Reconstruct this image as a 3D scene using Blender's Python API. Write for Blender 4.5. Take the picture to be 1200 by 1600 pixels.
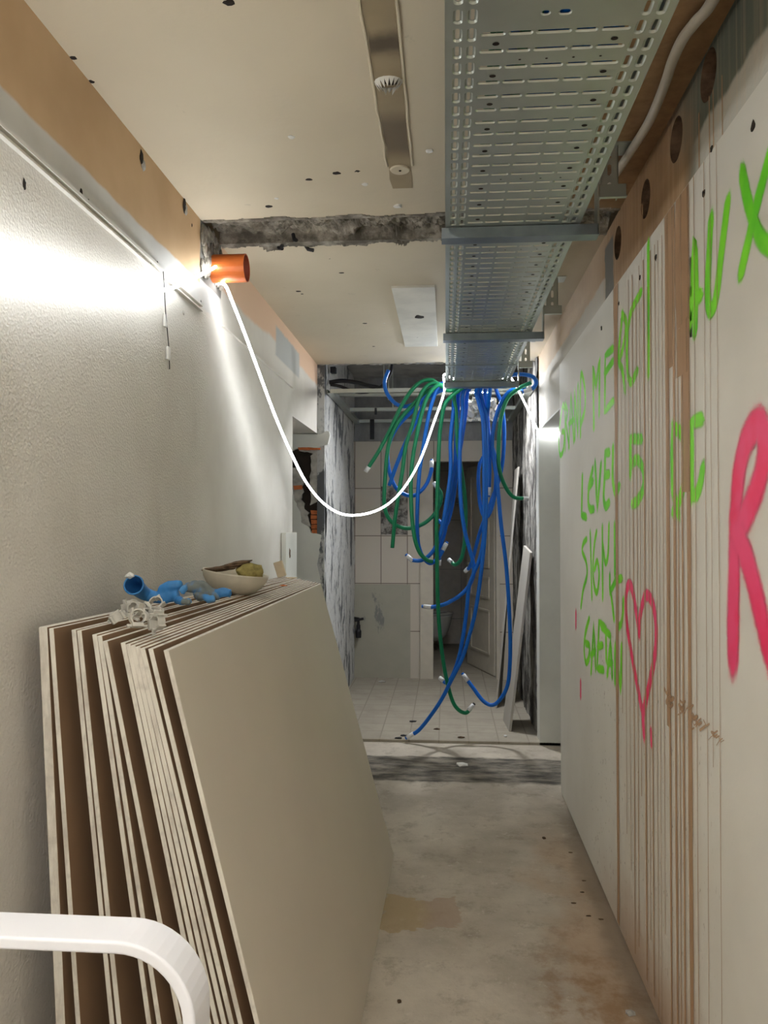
import bpy, bmesh, math, random
from mathutils import Vector, Matrix, noise as mnoise
random.seed(7)
for o in list(bpy.data.objects): bpy.data.objects.remove(o)
S = bpy.context.scene
COL = S.collection
# ------------------------------------------------------------------ camera
F = 1240.0; YAW = math.radians(4.47); PIT = math.radians(0.92); EYE = 1.465
cam = bpy.data.cameras.new('camera'); co = bpy.data.objects.new('camera', cam); COL.objects.link(co)
cam.sensor_fit = 'HORIZONTAL'; cam.sensor_width = 36; cam.lens = 36 * F / 1200; cam.clip_start = 0.02
co.location = (0, 0, EYE); co.rotation_euler = (math.pi / 2 + PIT, 0, YAW)
S.camera = co
# ------------------------------------------------------------------ world, exposure
w = bpy.data.worlds.new('world'); S.world = w; w.use_nodes = True
w.node_tree.nodes['Background'].inputs[0].default_value = (0.9, 0.95, 1, 1)
w.node_tree.nodes['Background'].inputs[1].default_value = 0.02
S.view_settings.view_transform = 'Standard'; S.view_settings.look = 'None'
S.view_settings.gamma = 1; S.view_settings.use_curve_mapping = False
S.view_settings.exposure = 1.15
LED = 11.5
# ------------------------------------------------------------------ constants (metres)
XL, XR, XU = -0.925, 0.622, 0.637      # left wall, right boarding, right wall above the boarding
CE = 2.62                              # ceiling
YE = 5.66                              # where the ceiling stops
YJ = 5.36                              # right jamb
YB = 7.5                               # back wall
TZ = 2.345                             # tray underside
def ray(px, py):
    x = (px - 600) / F; u = (800 - py) / F
    f2 = math.cos(PIT) - u * math.sin(PIT); z = math.sin(PIT) + u * math.cos(PIT)
    return Vector((x * math.cos(YAW) - f2 * math.sin(YAW), x * math.sin(YAW) + f2 * math.cos(YAW), z))
def atx(px, py, x0):
    r = ray(px, py); t = x0 / r.x; return Vector((x0, r.y * t, r.z * t + EYE))
def aty(px, py, y0):
    r = ray(px, py); t = y0 / r.y; return Vector((r.x * t, y0, r.z * t + EYE))
def atz(px, py, z0):
    r = ray(px, py); t = (z0 - EYE) / r.z; return Vector((r.x * t, r.y * t, z0))
# ------------------------------------------------------------------ tags
def tag(o, label=None, cat=None, group=None, kind=None):
    if label: o['label'] = label
    if cat: o['category'] = cat
    if group: o['group'] = group
    if kind: o['kind'] = kind
    return o
def empty(name, loc=(0, 0, 0), rot=(0, 0, 0)):
    o = bpy.data.objects.new(name, None); COL.objects.link(o); o.location = loc; o.rotation_euler = rot
    o.empty_display_size = 0.05
    return o
# ------------------------------------------------------------------ mesh builder
class MB:
    def __init__(s): s.v = []; s.f = []; s.m = []; s.a = []
    def add(s, vs, fs, mi=0):
        n = len(s.v); s.v += [tuple(v) for v in vs]; s.f += [[n + i for i in f] for f in fs]; s.m += [mi] * len(fs)
        return s
    def box(s, x0, x1, y0, y1, z0, z1, mi=0, M=None):
        vs = [Vector(p) for p in ((x0,y0,z0),(x1,y0,z0),(x1,y1,z0),(x0,y1,z0),(x0,y0,z1),(x1,y0,z1),(x1,y1,z1),(x0,y1,z1))]
        if M: vs = [M @ v for v in vs]
        return s.add(vs, [(0,3,2,1),(4,5,6,7),(0,1,5,4),(1,2,6,5),(2,3,7,6),(3,0,4,7)], mi)
    def hexa(s, c8, mis=None):
        n = len(s.v); s.v += [tuple(v) for v in c8]
        fs = [(0,3,2,1),(4,5,6,7),(0,1,5,4),(1,2,6,5),(2,3,7,6),(3,0,4,7)]
        for i, f in enumerate(fs): s.f.append([n + k for k in f]); s.m.append(mis[i] if mis else 0)
        return s
    def tube(s, pts, r, n=10, cap=True, mi=0, prof=None):
        pts = [Vector(p) for p in pts]; N = len(pts)
        rr = r if hasattr(r, '__len__') else [r] * N
        t0 = (pts[1] - pts[0]).normalized()
        up = Vector((0, 0, 1)) if abs(t0.z) < 0.9 else Vector((0, 1, 0))
        nr = t0.cross(up).normalized(); base = len(s.v)
        for i, p in enumerate(pts):
            t = (pts[min(i + 1, N - 1)] - pts[max(i - 1, 0)])
            t = t.normalized() if t.length > 1e-9 else t0
            nr = (nr - t * nr.dot(t)); nr = nr.normalized() if nr.length > 1e-6 else t.orthogonal().normalized()
            b = t.cross(nr)
            if prof:
                for (a, c) in prof: s.v.append(tuple(p + nr * a + b * c))
            else:
                for k in range(n):
                    a = 2 * math.pi * k / n; s.v.append(tuple(p + (nr * math.cos(a) + b * math.sin(a)) * rr[i]))
        m = len(prof) if prof else n
        for i in range(N - 1):
            for k in range(m):
                a = base + i * m + k; b2 = base + i * m + (k + 1) % m
                s.f.append([a, b2, b2 + m, a + m]); s.m.append(mi)
        if cap:
            s.f.append([base + k for k in range(m)][::-1]); s.m.append(mi)
            s.f.append([base + (N - 1) * m + k for k in range(m)]); s.m.append(mi)
        return s
    def lathe(s, prof, n=24, M=None, mi=0, closed=False):
        base = len(s.v)
        for (r, z) in prof:
            for k in range(n):
                a = 2 * math.pi * k / n; v = Vector((r * math.cos(a), r * math.sin(a), z)); s.v.append(tuple(M @ v if M else v))
        for i in range(len(prof) - 1 + (1 if closed else 0)):
            j = (i + 1) % len(prof)
            for k in range(n):
                s.f.append([base + i * n + k, base + i * n + (k + 1) % n, base + j * n + (k + 1) % n, base + j * n + k]); s.m.append(mi)
        return s
    def cell(s, fn, x0, x1, y0, y1, cx, cy, hx, hy, n=16, emb=0.0, ew=0.0, mi=0):
        """rectangle with a rounded slot cut through it, optionally embossed; fn maps (u,v,h) to space"""
        def slot(gx, gy, c, t):
            r = min(gx, gy); ex = gx - r; ey = gy - r
            px = math.copysign(ex, c) if abs(c) > 1e-6 else 0; py = math.copysign(ey, t) if abs(t) > 1e-6 else 0
            return (cx + px + r * c, cy + py + r * t)
        rings = [[] for _ in range(4 if emb else 2)]
        for k in range(n):
            a = 2 * math.pi * k / n; c = math.cos(a); t = math.sin(a); m = max(abs(c), abs(t)); 
            c2, t2 = c / m, t / m
            ox = cx + ((x1 - cx) if c2 > 0 else (cx - x0)) * c2; oy = cy + ((y1 - cy) if t2 > 0 else (cy - y0)) * t2
            rings[0].append(fn(ox, oy, 0))
            if emb:
                p = slot(hx + ew, hy + ew, c, t); rings[1].append(fn(p[0], p[1], 0))
                p = slot(hx + ew * .45, hy + ew * .45, c, t); rings[2].append(fn(p[0], p[1], emb))
                p = slot(hx, hy, c, t); rings[3].append(fn(p[0], p[1], emb))
            else:
                p = slot(hx, hy, c, t); rings[1].append(fn(p[0], p[1], 0))
        b = len(s.v)
        for r in rings: s.v += [tuple(v) for v in r]
        for i in range(len(rings) - 1):
            for k in range(n):
                s.f.append([b + i * n + k, b + i * n + (k + 1) % n, b + (i + 1) * n + (k + 1) % n, b + (i + 1) * n + k]); s.m.append(mi)
        return s
    def build(s, name, mats, parent=None, smooth=False, auto=None):
        me = bpy.data.meshes.new(name); me.from_pydata(s.v, [], s.f); 
        for m in (mats if isinstance(mats, (list, tuple)) else [mats]): me.materials.append(m)
        for p, mi in zip(me.polygons, s.m): p.material_index = mi; p.use_smooth = smooth
        if s.a:
            at = me.attributes.new('mask', 'FLOAT', 'POINT'); at.data.foreach_set('value', s.a)
        me.update()
        bm = bmesh.new(); bm.from_mesh(me); 
        if not s.a: bmesh.ops.recalc_face_normals(bm, faces=bm.faces)
        bm.to_mesh(me); bm.free()
        o = bpy.data.objects.new(name, me); COL.objects.link(o)
        if parent: 
            o.parent = parent; o.matrix_parent_inverse = parent_matrix(parent).inverted()
        if auto:
            m = o.modifiers.new('bevel', 'BEVEL'); m.width = auto; m.segments = 2; m.limit_method = 'ANGLE'; m.angle_limit = 0.7
        return o
def parent_matrix(p):
    M = Matrix.LocRotScale(p.location, p.rotation_euler, p.scale)
    if p.parent: M = parent_matrix(p.parent) @ p.matrix_parent_inverse @ M
    return M
def crom(pts, n=8):
    pts = [Vector(p) for p in pts]; P = [2 * pts[0] - pts[1]] + pts + [2 * pts[-1] - pts[-2]]; out = []
    for i in range(1, len(P) - 2):
        for k in range(n):
            t = k / n; a, b, c, d = P[i - 1], P[i], P[i + 1], P[i + 2]
            out.append(0.5 * ((2 * b) + (c - a) * t + (2 * a - 5 * b + 4 * c - d) * t * t + (3 * b - a - 3 * c + d) * t ** 3))
    out.append(pts[-1]); return out
# ------------------------------------------------------------------ node helper
class NT:
    def __init__(s, name, rough=0.8, metal=0.0, spec=0.4, obj=False):
        s.m = bpy.data.materials.new(name); s.m.use_nodes = True; s.t = s.m.node_tree; s.n = s.t.nodes
        s.b = s.n['Principled BSDF']; s.b.inputs['Roughness'].default_value = rough; s.b.inputs['Metallic'].default_value = metal
        s.b.inputs['Specular IOR Level'].default_value = spec
        tc = s.n.new('ShaderNodeTexCoord'); g = s.n.new('ShaderNodeNewGeometry')
        s.P = tc.outputs['Object'] if obj else g.outputs['Position']
        sp = s.n.new('ShaderNodeSeparateXYZ'); s.L(s.P, sp.inputs[0]); s.x, s.y, s.z = sp.outputs
    def L(s, a, b): s.t.links.new(a, b)
    def inp(s, sock, v):
        if isinstance(v, bpy.types.NodeSocket): s.L(v, sock)
        elif v is not None:
            if isinstance(v, tuple) and len(v) == 3 and sock.type == 'RGBA': v = v + (1,)
            sock.default_value = v
    def math(s, op, a, b=None, c=None, clamp=False):
        n = s.n.new('ShaderNodeMath'); n.operation = op; n.use_clamp = clamp
        s.inp(n.inputs[0], a); s.inp(n.inputs[1], b)
        if c is not None: s.inp(n.inputs[2], c)
        return n.outputs[0]
    def vec(s, scale=(1, 1, 1), off=(0, 0, 0)):
        n = s.n.new('ShaderNodeMapping'); s.L(s.P, n.inputs[0]); n.inputs['Scale'].default_value = scale; n.inputs['Location'].default_value = off
        return n.outputs[0]
    def noise(s, sc, detail=4, scale=(1, 1, 1), off=(0, 0, 0), rough=0.55, dist=0.0):
        n = s.n.new('ShaderNodeTexNoise'); s.L(s.vec(scale, off), n.inputs['Vector']); n.inputs['Scale'].default_value = sc
        n.inputs['Detail'].default_value = detail; n.inputs['Roughness'].default_value = rough; n.inputs['Distortion'].default_value = dist
        return n.outputs[0]
    def voro(s, sc, scale=(1, 1, 1)):
        n = s.n.new('ShaderNodeTexVoronoi'); s.L(s.vec(scale), n.inputs['Vector']); n.inputs['Scale'].default_value = sc; return n.outputs['Distance']
    def step(s, v, lo, hi):
        n = s.n.new('ShaderNodeMapRange'); n.interpolation_type = 'SMOOTHSTEP'; s.inp(n.inputs[0], v); s.inp(n.inputs[1], lo); s.inp(n.inputs[2], hi); return n.outputs[0]
    def band(s, v, lo, hi, e=0.005):
        return s.math('MULTIPLY', s.step(v, lo - e, lo + e), s.math('SUBTRACT', 1.0, s.step(v, hi - e, hi + e)))
    def mul(s, *a):
        r = a[0]
        for b in a[1:]: r = s.math('MULTIPLY', r, b)
        return r
    def wob(s, v, amp, sc, off=(0, 0, 0)):
        return s.math('ADD', v, s.math('MULTIPLY', s.math('SUBTRACT', s.noise(sc, 4, off=off), 0.5), amp))
    def mix(s, f, a, b, mode='MIX'):
        n = s.n.new('ShaderNodeMix'); n.data_type = 'RGBA'; n.blend_type = mode
        s.inp(n.inputs[0], f); s.inp(n.inputs[6], a); s.inp(n.inputs[7], b); return n.outputs[2]
    def bump(s, h, strength=0.3, dist=0.01, prev=None):
        n = s.n.new('ShaderNodeBump'); s.L(h, n.inputs['Height']); n.inputs['Strength'].default_value = strength; n.inputs['Distance'].default_value = dist
        if prev: s.L(prev, n.inputs['Normal'])
        s.L(n.outputs[0], s.b.inputs['Normal']); return n.outputs[0]
    def col(s, c): s.inp(s.b.inputs['Base Color'], c); return s.m
def simple(name, c, rough=0.6, metal=0.0, var=0.12, sc=12, bump=0.0, obj=False, spec=0.4):
    N = NT(name, rough, metal, spec, obj); d = tuple(x * (1 - var * 2) for x in c)
    n = N.noise(sc, 5)
    N.col(N.mix(N.step(n, 0.35, 0.7), c, d))
    if bump: N.bump(n, 0.4, bump)
    return N.m
def rgb(r, g, b):
    f = lambda c: ((c / 255 + 0.055) / 1.055) ** 2.4 if c > 10 else c / 255 / 12.92
    return (f(r), f(g), f(b))
# ------------------------------------------------------------------ materials
def m_ceiling():
    N = NT('ceiling_paint', 0.85)
    c = N.mix(N.step(N.noise(1.2, 3), 0.3, 0.75), rgb(218, 207, 184), rgb(208, 197, 174))
    c = N.mix(N.mul(N.step(N.noise(9, 6, rough=.7), 0.66, 0.72), 0.35), c, rgb(160, 150, 132))
    # brown over the right hand ceiling, with the tray's shade put into the tone
    br = N.mul(N.step(N.x, 0.36, 0.40), N.math('SUBTRACT', 1.0, N.step(N.wob(N.y, .8, 3), 2.7, 3.6)))
    c = N.mix(br, c, N.mix(N.noise(30, 6), rgb(180, 145, 105), rgb(120, 90, 62)))
    N.bump(N.noise(25, 5), 0.12, 0.01); return N.col(c)
def m_left():
    N = NT('left_wall_paint', 0.9, 0, .15)
    white = N.mix(N.step(N.noise(2.0, 4), 0.35, 0.7), rgb(228, 224, 216), rgb(216, 211, 202))
    grey = N.mix(N.noise(6, 6), rgb(222, 221, 217), rgb(188, 187, 184))
    beige = N.mix(N.step(N.noise(3, 4), 0.3, 0.8), rgb(206, 176, 140), rgb(192, 162, 126))
    peach = rgb(232, 200, 172)
    zz = N.wob(N.z, 0.03, 5)
    nearb = N.mul(N.step(zz, 2.372, 2.384), N.math('SUBTRACT', 1.0, N.step(N.y, 2.915, 2.922)))
    farz = N.math('ADD', N.wob(N.z, .06, 4), N.math('MULTIPLY', N.step(N.y, 3.3, 4.8), -.04))
    farb = N.mul(N.step(farz, 2.42, 2.45), N.step(N.y, 3.2, 3.205))
    c = N.mix(N.mul(N.step(N.z, 2.285, 2.30), N.math('SUBTRACT', 1.0, N.step(N.y, 3.19, 3.2))), white, grey)
    c = N.mix(nearb, c, beige); c = N.mix(farb, c, peach)
    gp = N.mul(N.band(N.wob(N.y, .1, 9), 4.25, 4.95, .03), N.step(N.z, 2.38, 2.40), N.math('SUBTRACT', 1.0, N.step(N.wob(N.z, .05, 9), 2.54, 2.56)))
    c = N.mix(gp, c, rgb(190, 192, 190))
    chase = N.mul(N.band(N.wob(N.y, .03, 20), 2.92, 3.2, .004), N.step(N.z, 2.39, 2.40))
    c = N.mix(chase, c, N.mix(N.noise(14, 8, rough=.7), rgb(150, 148, 142), rgb(92, 90, 86)))
    st = N.mul(N.step(N.noise(4, 6, scale=(1, 1, .25)), .58, .75), 0.25, N.band(N.z, 1.2, 1.9, .2))
    c = N.mix(st, c, rgb(160, 148, 130))
    # woodchip paper below the ledge
    wc = N.math('SUBTRACT', 1.0, N.step(N.z, 2.27, 2.28))
    near = N.math('SUBTRACT', 1.0, N.step(N.y, 2.9, 3.1))
    h = N.mul(wc, near, N.math('ADD', N.voro(130), N.noise(210, 3)))
    N.bump(h, 0.38, 0.004)
    return N.col(c)
def m_board():
    N = NT('grey_wallboard', 0.7)
    c = N.mix(N.step(N.noise(1.5, 4), 0.3, 0.7), rgb(232, 229, 220), rgb(222, 218, 208))
    # fine drips running down through the stained stretch of the boarding
    lines = N.step(N.noise(1.0, 2, scale=(0, 62, .10), rough=.4), .66, .69)
    zone = N.mul(N.step(N.y, 1.95, 2.10), N.math('SUBTRACT', 1.0, N.step(N.y, 2.80, 2.95)))
    lines2 = N.step(N.noise(1.0, 2, scale=(0, 34, .05), off=(0, 3, 0), rough=.4), .56, .68)
    c = N.mix(N.mul(lines2, zone, .10), c, rgb(186, 160, 132))
    c = N.mix(N.mul(lines, zone, .45), c, rgb(140, 112, 86))
    wz = N.mul(N.step(N.y, 1.95, 2.10), N.math('SUBTRACT', 1.0, N.step(N.y, 2.80, 3.0)), .14)
    c = N.mix(wz, c, rgb(205, 176, 146))
    sp = N.mul(N.step(N.noise(70, 2, scale=(1, 1, .6)), .68, .72), N.math('SUBTRACT', 1.0, N.step(N.z, .9, 1.4)), N.band(N.y, 2.0, 3.6, .3))
    c = N.mix(N.mul(sp, .6), c, rgb(120, 100, 76))
    foot = N.math('SUBTRACT', 1.0, N.step(N.wob(N.z, .25, 4), .0, .30))
    c = N.mix(N.mul(foot, N.math('SUBTRACT', 1.0, N.step(N.y, 2.6, 3.6)), .75), c, rgb(168, 132, 100))
    N.bump(N.noise(60, 4), 0.1, 0.004); return N.col(c)
def m_upper():
    N = NT('stained_upper_wall', 0.85)
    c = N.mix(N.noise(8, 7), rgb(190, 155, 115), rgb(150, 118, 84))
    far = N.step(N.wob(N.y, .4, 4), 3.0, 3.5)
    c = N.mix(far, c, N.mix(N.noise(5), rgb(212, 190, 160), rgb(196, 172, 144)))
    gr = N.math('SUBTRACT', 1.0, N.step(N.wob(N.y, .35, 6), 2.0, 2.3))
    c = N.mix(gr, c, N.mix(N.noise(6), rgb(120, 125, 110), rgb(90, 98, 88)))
    low = N.math('SUBTRACT', 1.0, N.step(N.wob(N.z, .05, 8), 2.44, 2.46))
    c = N.mix(N.mul(low, N.math('ADD', N.math('SUBTRACT', 1.0, N.step(N.y, 2.0, 2.12)), N.step(N.y, 3.1, 3.3)), .9), c, rgb(205, 202, 192))
    c = N.mix(N.mul(N.step(N.noise(1.0, 2, scale=(0, 50, .3)), .5, .62), .15), c, rgb(220, 196, 165))
    patch = N.mul(N.band(N.wob(N.y, .05, 20), 3.06, 3.22, .01), N.math('SUBTRACT', 1.0, N.step(N.z, 2.56, 2.58)))
    c = N.mix(patch, c, rgb(118, 115, 106))
    N.bump(N.noise(40, 6), 0.3, 0.008); return N.col(c)
def m_floor():
    N = NT('bare_concrete_floor', 0.8)
    c = N.mix(N.step(N.noise(2.2, 8, rough=.65), 0.3, 0.72), rgb(202, 192, 176), rgb(168, 158, 143))
    c = N.mix(N.mul(N.step(N.noise(7, 9, rough=.75), .50, .66), .55), c, rgb(142, 131, 116))
    c = N.mix(N.mul(N.step(N.noise(13, 8, rough=.75, off=(4, 4, 0)), .58, .66), .5), c, rgb(214, 206, 192))
    o = N.mul(N.step(N.math('ADD', N.x, N.math('MULTIPLY', N.math('SUBTRACT', N.noise(2.5, 6, off=(3, 1, 0)), .5), .9)), .30, .52), N.math('SUBTRACT', 1.0, N.step(N.y, 3.3, 4.2)))
    c = N.mix(N.mul(o, .5), c, rgb(172, 136, 98))
    o2 = N.mul(N.band(N.wob(N.y, .5, 6), 1.7, 2.75, .15), N.step(N.wob(N.x, .3, 6), .22, .36), N.step(N.noise(7, 7, rough=.7), .42, .6))
    c = N.mix(N.mul(o2, .55), c, rgb(140, 104, 64))
    edge = N.step(N.wob(N.x, .12, 8), .52, .60)
    c = N.mix(N.mul(edge, .55, N.math('SUBTRACT', 1.0, N.step(N.y, 4.0, 4.3))), c, rgb(110, 100, 86))
    # patch by the boards
    px = N.wob(N.x, .12, 9); py = N.wob(N.y, .34, 6, (2, 0, 0))
    pt = N.mul(N.band(px, -.24, .04, .006), N.band(py, 2.92, 3.15, .006))
    c = N.mix(N.mul(pt, .75), c, N.mix(N.step(N.wob(N.x, .1, 12), -.12, -.04), rgb(172, 150, 112), rgb(170, 148, 128)))
    # dark mortar strip before the step
    dk = N.band(N.wob(N.y, .10, 7), 4.56, 5.04, .02)
    c = N.mix(N.mul(dk, .9), c, N.mix(N.step(N.noise(9, 8, scale=(.5, 1.6, 1), rough=.7), .36, .66), rgb(30, 27, 22), rgb(138, 130, 116)))
    cr = N.mul(N.step(N.voro(7), .0, .05), 1.0)
    n3 = N.noise(55, 6, rough=.7); c = N.mix(N.mul(N.step(n3, .62, .7), .4), c, rgb(120, 112, 98))
    N.bump(N.noise(14, 8, rough=.65), 0.35, 0.012); return N.col(c)
def m_floor_back():
    N = NT('dusty_floor_tiles', 0.8)
    b = N.n.new('ShaderNodeTexBrick'); N.L(N.vec((1, 1, 1), (.05, .02, 0)), b.inputs['Vector']); b.offset = 0
    for k, v in (('Scale', 1.0), ('Mortar Size', .006), ('Brick Width', .2), ('Row Height', .2), ('Mortar Smooth', .6)): b.inputs[k].default_value = v
    b.inputs['Color1'].default_value = rgb(170, 162, 146) + (1,); b.inputs['Color2'].default_value = rgb(162, 154, 139) + (1,); b.inputs['Mortar'].default_value = rgb(142, 134, 120) + (1,)
    c = N.mix(N.mul(N.step(N.noise(4, 8, rough=.7), .42, .7), .8), b.outputs[0], rgb(150, 141, 126))
    c = N.mix(N.mul(N.step(N.noise(11, 8, rough=.75, scale=(.7, 1.6, 1)), .6, .7), .5), c, rgb(96, 90, 80))
    N.bump(N.noise(20, 6), .3, .01); return N.col(c)
def m_rough(name, a, b, lo=.45, hi=.6, sc=6, scale=(1, 1, .35), bump=.02):
    N = NT(name, 0.9)
    n = N.noise(sc, 9, scale=scale, rough=.68); n2 = N.noise(30, 6)
    c = N.mix(N.step(n, lo, hi), a, b); c = N.mix(N.mul(N.step(n2, .5, .75), .4), c, tuple(x * .6 for x in b))
    N.bump(N.math('ADD', n, N.math('MULTIPLY', n2, .3)), .7, bump); return N.col(c)
def m_back():
    N = NT('back_wall_tiles', 0.45)
    b = N.n.new('ShaderNodeTexBrick'); b.offset = 0
    cb = N.n.new('ShaderNodeCombineXYZ'); N.inp(cb.inputs[0], N.math('ADD', N.x, .865)); N.inp(cb.inputs[1], N.math('SUBTRACT', N.z, .91)); N.L(cb.outputs[0], b.inputs['Vector'])
    for k, v in (('Scale', 1.0), ('Mortar Size', .004), ('Brick Width', .25), ('Row Height', .45), ('Mortar Smooth', .1)): b.inputs[k].default_value = v
    b.inputs['Color1'].default_value = rgb(205, 196, 182) + (1,); b.inputs['Color2'].default_value = rgb(198, 190, 176) + (1,); b.inputs['Mortar'].default_value = rgb(120, 108, 96) + (1,)
    c = b.outputs[0]
    dirt = N.mix(N.noise(6, 7), rgb(178, 174, 158), rgb(158, 156, 142))
    dirt = N.mix(N.mul(N.step(N.noise(3.2, 8, scale=(1.6, 1, .6), rough=.65, off=(5, 0, 1)), .57, .62), .8), dirt, rgb(118, 122, 120))
    low = N.mul(N.math('SUBTRACT', 1.0, N.step(N.z, .900, .906)), N.math('SUBTRACT', 1.0, N.step(N.x, -.338, -.334)))
    c = N.mix(low, c, dirt)
    top = N.step(N.z, 2.255, 2.262)
    c = N.mix(top, c, N.mix(N.noise(9, 8, scale=(2, 1, 1)), rgb(168, 168, 166), rgb(100, 102, 104)))
    miss = N.mul(N.band(N.x, -.615, -.362, .003), N.band(N.wob(N.z, .02, 20), 1.37, 1.83, .004))
    c = N.mix(miss, c, N.mix(N.step(N.noise(12, 9, rough=.75), .42, .58), rgb(165, 160, 152), rgb(72, 68, 64)))
    N.bump(N.noise(6, 5), .1, .01); return N.col(c)
M = {}
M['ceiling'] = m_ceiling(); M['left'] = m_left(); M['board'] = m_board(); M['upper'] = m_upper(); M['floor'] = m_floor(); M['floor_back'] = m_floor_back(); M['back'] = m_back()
M['white_wall'] = simple('plain_white_plaster', rgb(226, 226, 218), .8, var=.05, sc=3, bump=.004)
M['rear_left'] = m_rough('scraped_mortar_wall', rgb(190, 190, 187), rgb(100, 102, 104), .52, .57, 3.6, (1, 1.6, .55), .008)
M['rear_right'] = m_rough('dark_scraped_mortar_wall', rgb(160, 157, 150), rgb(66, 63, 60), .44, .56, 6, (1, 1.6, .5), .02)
M['concrete'] = m_rough('broken_concrete', rgb(186, 179, 166), rgb(104, 98, 88), .34, .62, 9, (1, 1, 1), .012)
M['slab'] = simple('raw_grey_slab', rgb(176, 174, 170), .9, var=.2, sc=5, bump=.01)
M['wc'] = simple('dim_toilet_tiles', rgb(228, 220, 210), .5, var=.05)
def m_zinc():
    N = NT('galvanised_steel', .40, .88)
    c = N.mix(N.noise(7, 5), rgb(200, 205, 198), rgb(168, 175, 170)); 
    N.inp(N.b.inputs['Roughness'], N.math('ADD', N.math('MULTIPLY', N.noise(3, 3), .2), .24))
    N.bump(N.noise(2.5, 2), .15, .02); return N.col(c)
M['zinc'] = m_zinc()
M['zinc_dark'] = simple('blued_steel', rgb(140, 150, 158), .35, .85, var=.1)
M['blue'] = simple('blue_hose_plastic', rgb(4, 106, 208), .42, var=.06, sc=8)
M['green'] = simple('green_hose_plastic', rgb(12, 128, 84), .42, var=.06, sc=8)
M['tape'] = simple('white_tape', rgb(225, 225, 225), .5, var=.08, sc=60)
M['black'] = simple('black_rubber', rgb(32, 32, 36), .5, var=.1)
M['white_plastic'] = simple('white_plastic', rgb(228, 226, 220), .4, var=.03)
M['conduit'] = simple('white_conduit_plastic', rgb(205, 198, 184), .5, var=.06)
M['orange'] = simple('orange_sewer_pipe', rgb(214, 112, 50), .4, var=.05)
M['orange_in'] = simple('brown_pipe_inside', rgb(130, 60, 36), .6, var=.1)
M['gyp_face'] = simple('cream_board_paper', rgb(214, 205, 189), .55, var=.02, sc=2)
M['gyp_back'] = simple('brown_board_paper', rgb(150, 120, 92), .8, var=.06, sc=4)
M['gyp_edge'] = m_rough('chipped_gypsum_edge', rgb(226, 220, 208), rgb(206, 198, 186), .45, .6, 25, (1, 1, .2), .003)
M['lac'] = simple('white_lacquered_tube', rgb(232, 232, 238), .3, var=.01, spec=.5)
M['glove'] = simple('blue_rubber_glove', rgb(60, 132, 196), .5, var=.12, sc=25, obj=True)
def m_glove2():
    N = NT('dirty_glove_rubber', .65, obj=True)
    N.col(N.mix(N.step(N.noise(18, 5), .40, .6), rgb(72, 138, 196), rgb(112, 118, 114))); return N.m
M['glove_dirty'] = m_glove2()
M['clip'] = simple('grey_clip_plastic', rgb(200, 196, 186), .5, var=.06, sc=40)
M['bowl'] = simple('cream_bowl_plastic', rgb(205, 196, 176), .5, var=.08, sc=14)
M['sponge'] = simple('yellow_foam', rgb(180, 165, 100), .95, var=.28, sc=30, bump=.006)
M['bark'] = simple('brown_rotten_wood', rgb(110, 88, 66), .9, var=.3, sc=40, bump=.01)
M['brick'] = simple('orange_brick', rgb(206, 118, 70), .9, var=.18, sc=30, bump=.01)
M['gray_mortar'] = simple('grey_rough_mortar', rgb(190, 186, 178), .95, var=.2, sc=18, bump=.015)
M['door'] = simple('cream_door_paint', rgb(206, 198, 182), .5, var=.04)
M['ceramic'] = simple('white_ceramic', rgb(225, 224, 218), .15, var=.02)
M['panel'] = simple('grey_beige_panel', rgb(188, 183, 174), .7, var=.05, sc=4)
M['wood'] = simple('pale_plywood', rgb(214, 196, 166), .7, var=.08)
M['dark'] = simple('dark_cavity', rgb(48, 40, 34), .95, var=.2)
M['plate'] = simple('off_white_plate', rgb(232, 229, 218), .7, var=.08, sc=5)
M['core'] = simple('cored_wall_inside', rgb(128, 102, 80), .9, var=.25, sc=30)
def m_groove():
    N = NT('unpainted_ceiling_streak', .85)
    c = N.mix(N.noise(10, 7), rgb(176, 160, 130), rgb(150, 136, 112))
    c = N.mix(N.mul(N.band(N.y, 2.22, 2.45, .05), .8), c, rgb(104, 92, 78))
    c = N.mix(N.mul(N.band(N.wob(N.y, .05, 20), 1.84, 1.92, .03), .8), c, rgb(80, 70, 60))
    return N.col(c)
M['groove'] = m_groove()
def m_led():
    m = bpy.data.materials.new('led_rope_glow'); m.use_nodes = True; n = m.node_tree.nodes; b = n['Principled BSDF']
    b.inputs['Emission Color'].default_value = (0.93, 0.965, 1, 1); b.inputs['Emission Strength'].default_value = LED
    return m
M['led'] = m_led()
def m_spray(name, c, c2):
    N = NT(name, .55); at = N.n.new('ShaderNodeAttribute'); at.attribute_name = 'mask'
    a = at.outputs['Fac']
    n = N.noise(650, 2, rough=.8); n2 = N.noise(14, 3)
    v = N.math('ADD', N.math('ADD', a, N.math('MULTIPLY', N.math('SUBTRACT', n, .5), 1.5)), N.math('MULTIPLY', N.math('SUBTRACT', n2, .5), .35))
    N.inp(N.b.inputs['Alpha'], N.step(v, .40, .46))
    N.col(N.mix(N.step(N.noise(6, 3), .4, .65), c, c2)); return N.m
M['spray_green'] = m_spray('green_spray_paint', rgb(140, 245, 40), rgb(105, 222, 30))
M['spray_pink'] = m_spray('pink_spray_paint', rgb(255, 78, 130), rgb(255, 52, 108))
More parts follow.
